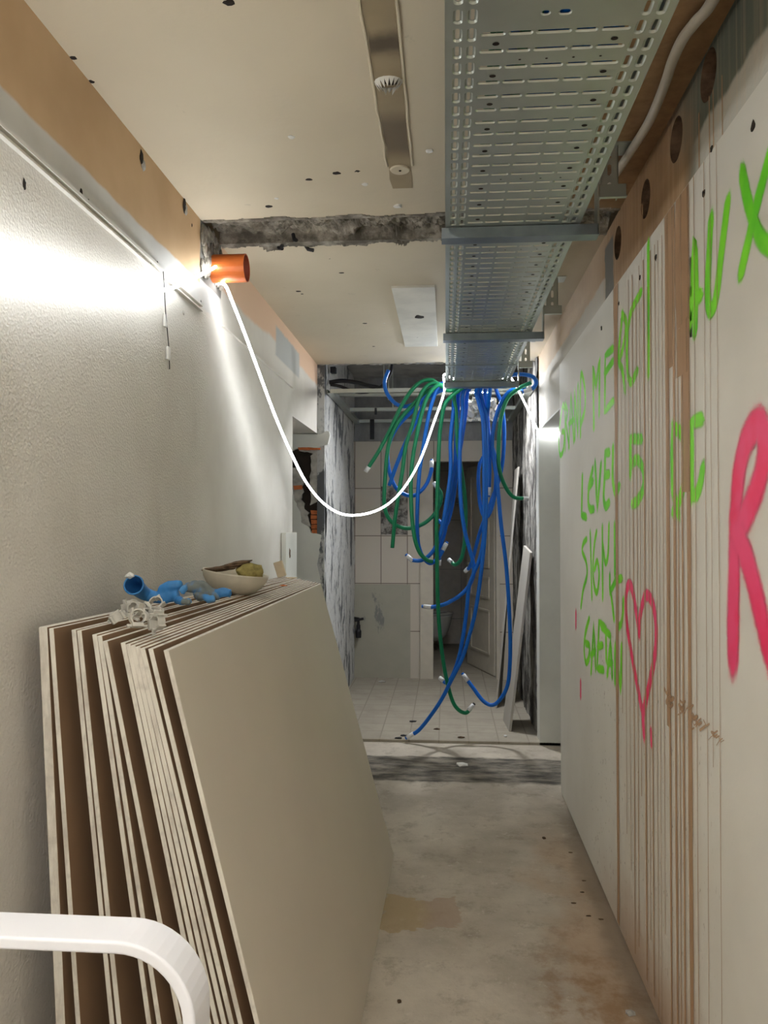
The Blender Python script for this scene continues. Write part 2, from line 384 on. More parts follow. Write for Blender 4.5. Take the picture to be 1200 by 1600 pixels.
def m_drip():
    N = NT('brown_drip_stain', .6); at = N.n.new('ShaderNodeAttribute'); at.attribute_name = 'mask'
    al = N.step(N.math('ADD', at.outputs['Fac'], N.math('MULTIPLY', N.math('SUBTRACT', N.noise(9, 4, scale=(1, 6, .6)), .5), .5)), .12, .62)
    N.inp(N.b.inputs['Alpha'], N.math('MULTIPLY', al, .78))
    N.col(N.mix(N.noise(5, 4, scale=(1, 6, .5)), rgb(206, 168, 128), rgb(178, 138, 102))); return N.m
M['drip'] = m_drip()
# ================================================================== SETTING
def struct(name, mb, mat, smooth=False, parent=None):
    o = mb.build(name, mat, parent, smooth)
    if not parent: o['kind'] = 'structure'
    return o
struct('floor', MB().box(-2.2, 2.0, -3.2, 5.36, -.12, 0), M['floor'])
struct('floor_back', MB().box(-1.9, 2.0, 5.36, 10.2, -.12, 0.018), M['floor_back'])
Wl = MB().box(-1.14, XL, -3.2, 4.735, 0, CE).box(-1.14, XL, 4.735, YE, 2.122, CE)
wl = struct('wall_left', Wl, M['left'])
# moulding ledge that runs along the left wall
lb = MB()
def ledge(y0, y1, z, dz): lb.box(XL - .01, XL + .012, y0, y1, z, z + dz)
ledge(-3.2, 2.92, 2.288, .010); ledge(-3.2, 2.92, 2.270, .005); ledge(3.21, 4.7, 2.285, .006)
lo = lb.build('trim_1', M['left'], None); lo['kind'] = 'structure'
struct('wall_left_return', MB().box(-2.2, XL - .002, 5.69, 5.86, 0, 2.95).box(-2.2, -2.05, 3.9, 5.7, 0, 2.7), M['white_wall'])
struct('ceiling_side', MB().box(-2.2, -1.14, 3.7, 5.7, 2.6, 2.75).box(-2.2, -1.14, 3.7, 3.8, 0, 2.6), M['white_wall'])
struct('wall_right', MB().box(XU, .80, -3.2, 4.41, 0, 2.345).box(XU, .80, 4.41, YJ, 2.112, 2.345), M['white_wall'])
# ceiling halves
cb = MB().box(-1.14, .80, -3.2, 2.94, CE, CE + .14).box(-1.14, .80, 3.19, YE, CE, CE + .14).box(-1.14, .80, 2.94, 3.19, CE + .07, CE + .14)
ceil = struct('ceiling', cb, M['ceiling'])
# right boarding (thin sheets on the wall)
rb = MB().box(XR, XU, -3.2, 4.405, 0.012, 2.343)
wr = struct('wall_right_boarding', rb, M['board'])
# upper right wall with core drilled holes
holes = [(1.965, 2.556), (2.235, 2.530), (2.575, 2.505), (2.985, 2.510)]
ub = MB()
fn = lambda u, v, h: (XU - .001 + h, u, v)
prev = -3.2
for (hy, hz) in holes:
    a, b = hy - .09, hy + .09
    ub.add([fn(prev, 2.343, 0), fn(a, 2.343, 0), fn(a, CE, 0), fn(prev, CE, 0)], [(0, 1, 2, 3)])
    ub.cell(fn, a, b, 2.343, CE, hy, hz, .060, .060, n=32)
    n = 32; base = len(ub.v)
    for d in (0, .12):
        for k in range(n): ub.v.append((XU - .001 + d, hy + .060 * math.cos(2 * math.pi * k / n), hz + .060 * math.sin(2 * math.pi * k / n)))
    for k in range(n): ub.f.append([base + k, base + (k + 1) % n, base + n + (k + 1) % n, base + n + k]); ub.m.append(1)
    ub.f.append([base + n + k for k in range(n)]); ub.m.append(1)
    prev = b
ub.add([fn(prev, 2.343, 0), fn(4.41, 2.343, 0), fn(4.41, CE, 0), fn(prev, CE, 0)], [(0, 1, 2, 3)])
ub.add([fn(4.41, 2.112, 0), fn(YE, 2.112, 0), fn(YE, CE, 0), fn(4.41, CE, 0)], [(0, 1, 2, 3)])
ub.add([(XU, YE, 2.112), (.9, YE, 2.112), (.9, YE, CE), (XU, YE, CE)], [(0, 1, 2, 3)])
ub.add([(.9, -3.2, 2.343), (.9, YE, 2.343), (.9, YE, CE), (.9, -3.2, CE)], [(0, 1, 2, 3)])
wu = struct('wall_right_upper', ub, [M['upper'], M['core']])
# white side passage on the right
struct('wall_right_return', MB().box(XR - .003, 2.0, YJ, 5.52, 0, 2.112).box(1.85, 2.0, 3.6, 5.5, 0, 2.4).box(.8, 2.0, 3.5, 3.6, 0, 2.4).box(.8, 2.0, 3.5, 5.52, 2.35, 2.5).box(XU - .012, .80, 4.412, YJ - .002, 2.100, 2.111), M['white_wall'])
struct('wall_behind', MB().box(-1.2, .9, -3.3, -3.2, 0, 2.7), M['white_wall'])
# broken band in the ceiling where a cross wall was torn out
g = MB(); nx, ny = 300, 64
for j in range(ny + 1):
    for i in range(nx + 1):
        x = XL + (XU - XL) * i / nx; y = 2.87 + .42 * j / ny
        ya = 2.925 + .018 * mnoise.fractal(Vector((x * 7, 3.1, 0)), 1, 2, 5); yb = 3.205 + .040 * mnoise.fractal(Vector((x * 7, 8.7, 0)), 1, 2, 5) + .02 * (x < -.2)
        e = min(y - ya, yb - y)
        if e < 0: z = CE + .012
        else:
            nn = mnoise.fractal(Vector((x * 16, y * 16, 0)), .9, 2, 5); d = min(1, e / .05)
            z = CE - .005 + d * (.050 + nn * .022) + .004 * nn
            z -= max(0, mnoise.noise(Vector((x * 9, y * 14, 4)))) * .035 * (y > 3.05)
            if y < 2.954 or y > 3.174: z = min(z, CE - .003 - .004 * abs(nn))
        g.v.append((x, y, min(z, CE + .065)))
for j in range(ny):
    for i in range(nx):
        a = j * (nx + 1) + i; g.f.append([a, a + 1, a + nx + 2, a + nx + 1]); g.m.append(0)
g.build('broken_concrete_band', M['concrete'], ceil)
# crumbs hanging from the band
def lump(mb, c, r, sc=(1, 1, 1), seed=0, amp=.45, sub=2, mi=0, Mx=None):
    bm = bmesh.new(); bmesh.ops.create_icosphere(bm, subdivisions=sub, radius=1)
    vs = []
    for v in bm.verts:
        k = 1 + amp * mnoise.noise(v.co * 1.7 + Vector((seed * 3.1, seed, 0))) + amp * .5 * mnoise.noise(v.co * 4 + Vector((seed, 9, 0)))
        p = Vector((v.co.x * sc[0], v.co.y * sc[1], v.co.z * sc[2])) * r * k
        vs.append((Mx @ p if Mx else p) + Vector(c))
    fs = [[v.index for v in f.verts] for f in bm.faces]; bm.free(); mb.add(vs, fs, mi)
ck = MB()
for i in range(60):
    x = random.uniform(XL + .02, .0); v = random.choice((2.935, 3.195)) + random.gauss(0, .012)
    lump(ck, (x, v, CE + .006 + random.uniform(0, .01)), random.uniform(.006, .016), (1.5, 1, .6), i, sub=1)
for i in range(46):
    lump(ck, (XL + .004, random.uniform(2.93, 3.19), random.uniform(2.44, 2.61)), random.uniform(.012, .028), (.35, 1, 1.2), i, sub=2)
ck.build('crumbled_edge', M['concrete'], ceil)
re = MB()
for i in range(90): lump(re, (random.uniform(XL, XU), YE - random.uniform(-.006, .012), CE + random.uniform(-.004, .012)), random.uniform(.008, .020), (1.8, .6, .6), i, sub=1)
re.build('ragged_plaster_edge', M['gray_mortar'], ceil)
bits = MB()
for (px, py, a) in ((432, 386, .3), (441, 384, -.3), (474, 386, .9), (458, 374, 0)):
    p = atz(px, py, CE); Mx = Matrix.Translation(p) @ Matrix.Rotation(a, 4, 'Z')
    bits.tube([Mx @ Vector((0, 0, .02)), Mx @ Vector((0.01, -.02, -.012)), Mx @ Vector((0.02, -.04, -.018))], .008, 8)
bits.build('cut_reinforcing_stub', M['black'], ceil)
# streak, patches, chips on the ceiling
gb = MB(); outl = []; outr = []
for i in range(40):
    t = i / 39; y = -.2 + t * 2.90; wv = mnoise.noise(Vector((y * 9, 0, 0))) * .008
    outl.append((-.183 + wv, y)); outr.append((-.112 + mnoise.noise(Vector((y * 11, 5, 0))) * .006, y))
vs = [(x, y, CE - .0015) for x, y in outl] + [(x, y, CE - .0015) for x, y in outr]
gb.add(vs, [(i, i + 1, 41 + i, 40 + i) for i in range(39)])
gb.build('unpainted_streak', M['groove'], ceil)
rm = MB()
for s_ in (-1, 1):
    cx = -.1475 + s_ * .041
    rm.tube([(cx + mnoise.noise(Vector((k * .9, s_, 0))) * .006, -.2 + k * .07, CE - .001) for k in range(40)], [.0035 + .002 * abs(mnoise.noise(Vector((k * .7, 3, s_)))) for k in range(40)], 6)
rm.build('ragged_paint_edge', M['ceiling'], ceil)
th = MB(); c = atz(607, 127, CE)
for k in range(16):
    a = k * .39 + .1; r = .030
    p0 = c + Vector((r * 1.3 * math.cos(a), r * math.sin(a), 0)); p1 = c + Vector((r * .7 * math.cos(a + .3), r * .6 * math.sin(a + .3), -.018 - random.random() * .012)); p2 = c + Vector((r * 1.25 * math.cos(a + .45), r * math.sin(a + .45), 0))
    th.add([p0, p1, p2, (p0 + p2) / 2 + Vector((0, 0, .004))], [(0, 1, 2), (0, 3, 1), (3, 2, 1)])
th.build('torn_paper_flap', M['white_plastic'], ceil)
hd = MB(); lump(hd, c + Vector((.006, -.005, 0)), .024, (1.2, .9, .25), 4); hd.build('torn_hole', M['dark'], ceil)
rd = MB(); c2 = atz(625, 264, CE); rd.lathe([(0, -.006), (.030, -.006), (.034, 0), (.034, .004)], 28, Matrix.Translation(c2)); rd.build('round_blanking_disc', M['ceiling'], ceil)
sc_ = MB(); lump(sc_, c2 + Vector((0, 0, -.006)), .005, (1, 1, .4), 1); sc_.build('screw_hole', M['dark'], ceil)
chips = MB(); dots = MB()
for (px, py, r) in ((455, 214, .011), (671, 236, .013), (570, 288, .012), (621, 322, .018), (432, 310, .008), (600, 505, .005)): lump(chips, atz(px, py, CE), r, (1, 1, .25), px)
for (px, py, r) in ((482, 280, .010), (458, 271, .004), (490, 270, .004), (526, 270, .012), (558, 267, .009), (112, 90, .010), (142, 127, .009), (420, 322, .013), (466, 455, .012), (472, 459, .008), (534, 426, .010), (570, 505, .012), (357, 3, .012), (515, 404, .006), (584, 541, .009), (388, 429, .006), (596, 312, .005)): lump(dots, atz(px, py, CE + .001), r, (1.3, 1, .22), px)
chips.build('flaked_paint_chip', M['white_plastic'], ceil); dots.build('old_screw_hole', M['dark'], ceil)
bp = MB(); q = [atz(612, 447, CE), atz(680, 445, CE), atz(697, 541, CE), atz(634, 542, CE)]
x0, x1, y0, y1 = -.262, -.052, 3.81, 5.08
bp.box(x0, x1, y0, y1, CE - .012, CE + .002)
plate = bp.build('blanking_plate', M['plate'], ceil, auto=.002)
pd = MB()
for (px, py, r) in ((655, 495, .030), (655, 507, .008), (621, 452, .008), (668, 450, .008), (652, 527, .010), (640, 538, .008)): lump(pd, atz(px, py, CE - .011), r, (1, 1.2, .10), px)
pd.build('scorch_mark', M['dark'], plate)
# broken holes in the left wall under the ceiling
wh = MB()
for (px, py, r) in ((221, 246, .016), (288, 322, .018), (300, 352, .005), (38, 288, .008), (127, 303, .009), (138, 316, .007), (236, 407, .007), (246, 412, .006), (314, 474, .008)): lump(wh, atx(px, py, XL + .001), r, (.25, .8, 1.5), px)
wh.build('nail_hole', M['dark'], wl)
wc = MB()
for (px, py, r) in ((224, 258, .016), (290, 328, .016), (287, 489, .008)): lump(wc, atx(px, py, XL + .002), r, (.35, .8, 1.2), px)
wc.build('plaster_flake', M['gray_mortar'], wl)
# holes in the boarding
bh = MB()
for (px, py, r) in ((1100, 302, .010), (1177, 198, .011), (1025, 402, .010), (1000, 434, .009), (940, 513, .010), (967, 474, .008), (1112, 232, .008)): lump(bh, atx(px, py, XR), r, (.3, 1, 1), px)
bh.build('anchor_hole', M['dark'], wr)
# ------------------------------------------------------------------ drip stains and lettering on the boarding
def strip(mb, pts, wid, x, endfade=True):
    """pts: (y,z) list; a soft edged stripe of paint on the boarding"""
    pts = [Vector((p[0], p[1])) for p in pts]; N = len(pts)
    rows = []; base = len(mb.v)
    seq = []; q0 = x
    for i, p in enumerate(pts):
        t = (pts[min(i + 1, N - 1)] - pts[max(i - 1, 0)]); t = t.normalized() if t.length > 1e-9 else Vector((0, 1))
        seq.append((p, Vector((-t.y, t.x)), wid[i] if hasattr(wid, '__len__') else wid, 1.0))
    if endfade:
        t0 = (pts[0] - pts[1]).normalized(); t1 = (pts[-1] - pts[-2]).normalized(); w0 = seq[0][2]; w1 = seq[-1][2]
        seq = [(pts[0] + t0 * w0 * .5, seq[0][1], w0 * .8, 0.0)] + seq + [(pts[-1] + t1 * w1 * .5, seq[-1][1], w1 * .8, 0.0)]
    off = (-1, -.6, -.3, 0, .3, .6, 1)
    for (p, n, w_, a) in seq:
        for k, u in enumerate(off):
            q = p + n * w_ * .5 * u; x -= 2e-7; mb.v.append((x, q.x, q.y)); mb.a.append(a * (0, .20, .68, 1, .68, .20, 0)[k])
    for i in range(len(seq) - 1):
        for k in range(6):
            a = base + i * 7 + k; mb.f.append([a, a + 1, a + 8, a + 7]); mb.m.append(0)
def crom2(p, n=6): return [(v.x, v.y) for v in crom([Vector((a, b, 0)) for a, b in p], n)]
cnt = [0]
def letters(name, strokes, mat, wid, label, tr=lambda p: p, parent=None):
    mb = MB()
    for s_ in strokes:
        sharp = s_[0] == 'S'
        pts = [tr(p) for p in (s_[1:] if sharp else s_)]
        q = [atx(px, py, XR) for px, py in pts]; q = [(v.y, v.z) for v in q]
        q = crom2(q, 6) if not sharp else [tuple(Vector(q[i]).lerp(Vector(q[i + 1]), k / 4)) for i in range(len(q) - 1) for k in range(4)] + [q[-1]]
        cnt[0] += 1; strip(mb, q, wid * 1.45, XR - .0003 - .000008 * cnt[0])
    o = mb.build(name, mat, wr); o['label'] = label; return o
z6 = lambda p: (860 + p[0] / 4.8, 560 + p[1] / 4.8)
z7 = lambda p: (860 + p[0] / 4.324, 820 + p[1] / 4.324)
z5 = lambda p: (900 + p[0] / 4, 230 + p[1] / 4)
zr = lambda p: (860 + p[0] / 2, 400 + p[1] / 2)
ident = lambda p: p
letters('spray_lettering', [
    [(104,370),(95,350),(78,440),(64,580),(68,700),(80,725),(98,680),(104,560),(88,550)],
    ['S',(112,340),(110,680)], ['S',(114,345),(130,400),(116,480),(140,655)],
    ['S',(138,660),(155,270),(176,615)], ['S',(140,490),(174,460)],
    ['S',(184,600),(181,230),(207,590),(207,210)],
    [(226,575),(224,350),(228,140),(240,128),(260,240),(258,380),(228,500)],
    ['S',(326,515),(321,55),(342,215),(370,0),(366,415)],
    ['S',(470,-75),(412,-20),(408,400),(472,318)], ['S',(410,110),(470,20)],
    ['S',(540,-330),(505,20)],[(540,-330),(570,-250),(540,-60),(515,20),(540,90),(560,235)],
    [(680,-500),(600,-330),(575,-100),(580,100),(605,180),(650,95)],
    ['S',(735,-850),(735,115)]], M['spray_green'], .048, 'green sprayed words in the top row', z6)
letters('spray_lettering', [
    ['S',(1080,500),(1086,372),(1088,460),(1086,515)], ['S',(1076,478),(1094,462)],
    [(1111,345),(1106,440),(1108,482),(1118,470),(1128,390),(1137,318)],
    [(1160,272),(1170,320),(1185,365),(1203,385),(1225,380)], ['S',(1205,235),(1180,330),(1159,424)]], M['spray_green'], .060, 'green sprayed letters AUX high on the near boarding', ident)
letters('spray_lettering', [
    ['S',(240,890),(234,1175),(268,1190)], [(318,830),(290,960),(285,1080),(300,1130),(324,1130)], ['S',(288,970),(318,920)],
    ['S',(336,790),(352,1130),(380,800)], ['S',(442,705),(412,710),(408,880),(440,868)], [(408,880),(400,1040),(415,1110),(440,1080)],
    [(470,680),(468,900),(490,1010),(516,960)], ['S',(682,605),(602,605),(600,860)], [(604,800),(650,760),(695,830),(700,960),(660,1060),(618,1095)],
    ['S',(925,510),(915,720),(920,1000),(960,1160)], [(925,510),(1000,600),(1015,800),(985,1020),(925,1150)],
    ['S',(1135,455),(1060,480),(1062,1020)], [(1062,1020),(1100,1010),(1130,920),(1142,830)]], M['spray_green'], .056, 'green sprayed words in the second row', z6)
letters('spray_lettering', [
    [(245,95),(222,130),(216,180),(242,250),(248,340),(222,440),(208,550)], ['S',(270,60),(281,490)],
    [(312,50),(298,130),(288,300),(300,430),(318,450),(330,340),(318,245),(298,300)],
    ['S',(352,20),(354,490)], [(356,140),(372,255),(390,200),(396,10)],
    ['S',(434,5),(436,330)], ['S',(402,350),(402,460),(440,380),(482,360)], ['S',(412,480),(430,630)], [(494,510),(490,600),(478,670),(460,690)]], M['spray_green'], .044, 'green sprayed word in the third row', z7)
letters('spray_lettering', [
    [(262,635),(236,740),(229,850),(240,930),(260,900),(264,820),(240,800)], ['S',(276,995),(294,670),(306,965)], ['S',(276,880),(304,850)],
    ['S',(368,690),(330,655),(316,970),(358,980)], ['S',(322,825),(352,812)], ['S',(346,690),(404,745)], ['S',(376,705),(378,905)],
    ['S',(386,1010),(408,780),(418,1020)], ['S',(388,940),(418,930)], ['S',(437,1060),(437,800),(476,1125),(482,825)]], M['spray_green'], .048, 'green sprayed name in the lowest row', z7)
letters('spray_heart', [
    [(600,730),(582,600),(555,440),(530,405),(512,480),(515,640),(545,850),(600,1150),(625,1270)], [(600,730),(608,610),(640,485),(680,505),(710,620),(715,800),(690,980),(650,1170),(628,1290),(634,1420)]], M['spray_pink'], .055, 'pink sprayed heart', z7)
letters('spray_letter', [
    [(572,1255),(572,1100),(578,850),(585,720),(602,615),(630,545),(655,525),(670,575),(665,650),(640,740),(605,825),(582,850),(602,910),(640,1040),(670,1170),(700,1290)]], M['spray_pink'], .105, 'large pink sprayed letter R', zr)
letters('spray_dab', [['S',(173,600),(173,680)], ['S',(205,1065),(205,1155)]], M['spray_pink'], .05, 'two small pink spray dabs', z7)
letters('spray_dab', [['S',(680,1390),(684,1490)]], M['spray_pink'], .03, 'faint pink spray dab under the heart', z7)
dr = MB(); cnt2 = 0
def drip(px, wpx, zt, zb, x=XR - .0016, flare=1.0):
    global cnt2
    p = atx(px, 800, XR); w_ = wpx * p.y * p.y / (F * XR); N = 26; cnt2 += 1
    pts = []; ws = []
    for i in range(N + 1):
        t = i / N; z = zt + (zb - zt) * t
        pts.append((p.y + .004 * mnoise.noise(Vector((z * 2, px, 0))), z)); ws.append(w_ * (1 + .35 * mnoise.noise(Vector((z * 3, px * .7, 1))) + (flare - 1) * max(0, 1 - t * 3)))
    strip(dr, pts, ws, x - .00001 * cnt2, False)
drip(964, 8, 2.34, .02, flare=1.7)
for px, w_, zb in ((1044, 10, .9), (1046, 5, .02), (1055, 7, .02), (1061, 3, .02), (1067, 6, .02), (1077, 12, .02)): drip(px, w_, 2.34, zb)
drip(1067, 34, 2.34, 1.86); drip(1073, 20, 2.34, 1.55); drip(1050, 14, 2.34, 1.9)
for px, w_, zt, zb in ((990, 2.6, 2.3, .05), (996, 2, 2.2, .1), (1008, 4, 2.3, .05), (1019, 3.4, 2.3, .05), (1014, 1.6, 2.2, .2), (1026, 1.6, 2.3, .02), (1031, 1.4, 2.3, .02), (978, 1.4, 2.2, .4), (984, 1.4, 2.3, .3), (1088, 1.6, 2.34, .1), (1104, 1.4, 2.34, .2), (1113, 1.1, 2.34, .9), (1124, 1.5, 2.34, .25), (1001, 1.6, 2.3, .6), (972, 1.2, 2.2, .8), (1037, 1.5, 2.3, .3)): drip(px, w_, zt, zb)
o = dr.build('brown_drip_stain', M['drip'], wr); 
dr = MB(); cnt2 = 0
for px in (1088, 1104, 1124, 1110, 1000, 1015): drip(px, 3, 2.50, 2.345, x=XU - .0025)
dr.build('brown_drip_stain', M['drip'], wu)
# smear of brown splashes low on the boarding
sm = MB()
for i in range(26):
    t = random.random(); p = atx(1042 + 95 * t, 1090 + 75 * t + random.gauss(0, 7), XR); w_ = random.uniform(.008, .03) * (1.2 - t)
    strip(sm, [(p.y - .02, p.z + .01), (p.y, p.z), (p.y + .02, p.z - random.uniform(-.01, .02))], w_, XR - .0024 - i * .00001)
sm.build('brown_splash', M['drip'], wr)
# ------------------------------------------------------------------ rear room
def rough_wall(name, mat, x, y0, y1, z0, z1, d, amp, seed):
    mb = MB(); ny, nz = 60, 90
    for j in range(nz + 1):
        for i in range(ny + 1):
            y = y0 + (y1 - y0) * i / ny; z = z0 + (z1 - z0) * j / nz
            mb.v.append((x + d * amp * (mnoise.fractal(Vector((y * 6, z * 3, seed)), .9, 2, 5)), y, z))
    for j in range(nz):
        for i in range(ny):
            a = j * (ny + 1) + i; mb.f.append([a, a + 1, a + ny + 2, a + ny + 1]); mb.m.append(0)
    return struct(name, mb, mat)
rough_wall('wall_rear_left', M['rear_left'], -.868, 5.69, YB + .02, 0, 3.0, 1, .012, 1)
struct('wall_rear_left_outer', MB().box(-1.1, -.90, 5.86, 10.2, 0, 3.0), M['slab'])
struct('wall_rear_left_end', MB().box(-.925, -.872, 5.655, 5.70, 0, 3.0), M['rear_left'])
rough_wall('wall_rear_right', M['rear_right'], .622, 5.50, YB + .02, 0, 3.0, 1, .014, 5)
struct('wall_rear_right_outer', MB().box(.66, .9, 5.52, 10.2, 0, 3.0), M['slab'])
struct('ceiling_rear', MB().box(-1.1, .9, YE + .0, 10.2, 2.86, 3.0).box(-1.1, .9, YE - .12, YE - .01, 2.76, 2.9), M['slab'])
bw = MB().box(-1.0, -.125, YB, YB + .10, 0, 2.9).box(.47, .7, YB, YB + .10, 0, 2.9).box(-.125, .47, YB, YB + .10, 2.07, 2.9)
struct('wall_back', bw, M['back'])
# door frame of the toilet
df = MB().box(-.245, -.122, YB - .012, YB + .11, 0.018, 2.07).box(-.245, -.235, YB - .02, YB + .0, 0.018, 2.1).box(.468, .50, YB - .012, YB + .11, 0.018, 2.10).box(-.125, .47, YB - .012, YB + .10, 2.062, 2.10)
dfo = struct('door_frame', df, M['door'])
# toilet room
struct('wall_toilet', MB().box(-1.0, .9, 9.72, 9.85, 0, 2.9).box(-1.0, -.72, 7.6, 9.8, 0, 2.9).box(.60, .72, 7.6, 9.8, 0, 2.9), M['wc'])
tl = MB()
for x in (-.42, -.12, .18, .48): tl.box(x, x + .005, 9.715, 9.722, 0, 2.8)
for z in (.32, .92, 1.52, 2.12): tl.box(-.7, .6, 9.715, 9.722, z, z + .005)
struct('trim_2', tl, M['slab'])
# open panelled door
hinge = Vector((.475, 7.63, .02)); free = Vector((.235, 8.34, .02)); dv = free - hinge; L = dv.length; ang = math.atan2(dv.y, dv.x)
door = empty('door_1', hinge, (0, 0, ang)); tag(door, 'cream panelled inner door standing open into the toilet', 'door'); door['kind'] = 'structure'
DM = Matrix.Translation(hinge) @ Matrix.Rotation(ang, 4, 'Z')
mb = MB().box(0, L, -.02, .02, .005, 2.04, M=DM); leaf = mb.build('door_leaf', M['door'], door, auto=.003)
for (a, b) in ((1.02, 1.95), (.72, .94), (.18, .62)):
    mb = MB()
    for s_ in (-1,  1):
        y0, y1 = (-.030, -.019) if s_ < 0 else (.019, .030)
        for (u0, u1, w0, w1) in ((.12, L - .12, a, a + .025), (.12, L - .12, b - .025, b), (.12, .145, a, b), (L - .145, L - .12, a, b)):
            mb.box(u0, u1, y0, y1, w0, w1, M=DM)
    mb.build('raised_panel_moulding', M['door'], leaf, auto=.004)
mb = MB(); mb.tube([DM @ Vector((L - .06, .02, 1.05)), DM @ Vector((L - .06, .06, 1.05)), DM @ Vector((L - .16, .065, 1.05))], .009, 10); mb.build('door_handle', M['zinc'], leaf)
# toilet bowl
tb = empty('toilet_bowl', (-.20, 9.1, .40)); tag(tb, 'white wall-hung toilet bowl in the dim room behind the door', 'toilet')
mb = MB(); N = 28; prof = [(.02, -.28), (.10, -.27), (.145, -.20), (.17, -.10), (.185, 0), (.19, .02), (.15, .025), (.14, -.03), (.08, -.12), (0.01, -.14)]
TM = Matrix.Translation((-.20, 9.1, .42)) @ Matrix.Diagonal((1.45, 1, 1, 1)); mb.lathe(prof, N, TM); mb.build('bowl', M['ceramic'], tb, smooth=True)
mb = MB(); mb.lathe([(.17, .027), (.195, .027), (.195, .045), (.12, .050), (.12, .030)], N, TM); mb.build('seat', M['ceramic'], tb, smooth=True)
tk = MB().box(-.715, -.38, 8.95, 9.25, .018, .95); o = tk.build('cistern_box', M['wc']); tag(o, 'tiled cistern casing behind the toilet bowl', 'cistern')
rl = empty('wall_rail', (.05, 9.6, 1.73)); tag(rl, 'thin metal double rail across the toilet room wall', 'rail')
for dz in (0, .055):
    mb = MB().tube([(-.55, 9.6, 1.78 - dz), (.55, 9.6, 1.78 - dz)], .008, 8); mb.build('rod', M['zinc'], rl)
[MB().box(x, x + .03, 9.59, 9.715, 1.70, 1.80).build('bracket', M['zinc'], rl) for x in (-.56, .53)]
# suspended ceiling grid
gr = empty('ceiling_grid', (0, 6.4, 2.42)); tag(gr, 'bare galvanised suspended ceiling frame over the rear room', 'ceiling frame')
GZ = 2.425
def chan(a, b, wd=.05, ht=.028, nm='channel'):
    a, b = Vector(a), Vector(b); t = (b - a).normalized(); n = t.cross(Vector((0, 0, 1))); mb = MB(); u = Vector((0, 0, 1))
    pr = [(-wd/2, 0), (wd/2, 0), (wd/2, ht), (wd/2 - .006, ht), (wd/2 - .002, ht - .002), (wd/2 - .002, .002), (-wd/2 + .002, .002), (-wd/2 + .002, ht - .002), (-wd/2 + .006, ht), (-wd/2, ht)]
    base = len(mb.v)
    for p in (a, b):
        for (q, r) in pr: mb.v.append(tuple(p + n * q + u * r))
    m = len(pr)
    for k in range(m): mb.f.append([k, (k + 1) % m, m + (k + 1) % m, m + k]); mb.m.append(0)
    mb.f.append(list(range(m))[::-1]); mb.f.append([m + k for k in range(m)]); mb.m += [0, 0]
    return mb.build(nm, M['zinc'], gr)
chan((-.84, 5.74, GZ), (.60, 5.74, GZ)); chan((-.84, 6.70, GZ + .004), (.60, 6.70, GZ + .004)); chan((-.84, 7.42, GZ), (.60, 7.42, GZ))
chan((-.835, 5.70, GZ - .006), (-.835, 7.46, GZ - .006)); chan((.595, 5.56, GZ - .006), (.595, 7.46, GZ - .006)); chan((-.84, 6.20, GZ + .05), (.60, 6.20, GZ + .05))
for (x, y) in ((-.45, 5.74), (.25, 5.74), (-.45, 6.7), (.25, 6.7), (-.45, 6.2), (.3, 6.2)):
    MB().tube([(x, y, GZ + .02), (x, y, 2.86)], .004, 8).build('hanger_rod', M['zinc'], gr)
# hanging dark straps near back wall
for k, (px, py, l) in enumerate(((580, 663, .13), (588, 640, .05))):
    p = aty(px, py, 7.3 if k == 0 else 6.72); yq = 7.382 if k == 0 else 6.662; o = MB().box(p.x - .02 / (1 + k), p.x + .02 / (1 + k), yq, yq + .012, p.z - l, 2.452).build('hanging_strap', M['black'], None, auto=.003)
    tag(o, 'short black strap hanging in front of the back wall' if k == 0 else 'small black clip hanging from the middle channel of the ceiling frame', 'strap')
# left stub with broken plaster and hollow bricks
yf = 5.69
def zz4(p, y=5.66): return aty(420 + p[0] / 5.333, 620 + p[1] / 5.333, y)
stub = empty('broken_wall_stub', (-1.0, 5.66, 0)); tag(stub, 'broken end of wall with torn plaster and exposed orange brick', 'wall end')
def poly_plate(name, pts, y, th, mat, rough=.004, parent=stub):
    q = [zz4(p, y) for p in pts]; res = []
    for i in range(len(q)):
        a, b = q[i], q[(i + 1) % len(q)]; n = max(1, int((b - a).length / .02))
        for k in range(n):
            v = a.lerp(b, k / n); j = mnoise.noise(v * 60) * rough * 2.2
            res.append(Vector((v.x + j, y, v.z + mnoise.noise(v * 45 + Vector((5, 5, 5))) * rough)))
    N = len(res); mb = MB(); mb.v = [tuple(v) for v in res] + [(v.x, y + th, v.z) for v in res]
    mb.f = [list(range(N)), [N + k for k in range(N)][::-1]] + [[k, (k + 1) % N, N + (k + 1) % N, N + k] for k in range(N)]; mb.m = [0] * len(mb.f)
    return mb.build(name, mat, parent)
poly_plate('plaster_skin', [(130,1040),(200,770),(210,860),(260,960),(270,1050),(330,1080),(350,1130),(440,1150),(425,1250),(400,1400),(430,1530),(430,3200),(130,3200)], 5.645, .035, M['white_wall'])
poly_plate('plaster_skin', [(120,310),(420,312),(450,300),(475,285),(500,290),(512,320),(490,395),(430,410),(400,440),(240,425),(190,450),(120,460)], 5.64, .045, M['white_wall'])
poly_plate('rough_mortar', [(250,420),(450,400),(430,640),(410,870),(350,900),(345,640),(360,470),(260,450)], 5.66, .03, M['gray_mortar'], .008)
poly_plate('rough_mortar', [(130,600),(225,590),(290,720),(270,860),(320,960),(345,1090),(260,1040),(200,900),(130,900)], 5.655, .035, M['gray_mortar'], .010)
poly_plate('dark_hole', [(130,430),(440,430),(445,1120),(130,1120)], 5.684, .004, M['dark'], .002)
for k in range(5):
    y0 = 945 + k * 40
    poly_plate('hollow_brick', [(345 + k * 3, y0), (440, y0 + 4), (445, y0 + 36), (350 + k * 2, y0 + 34)], 5.665, .03, M['brick'], .003)
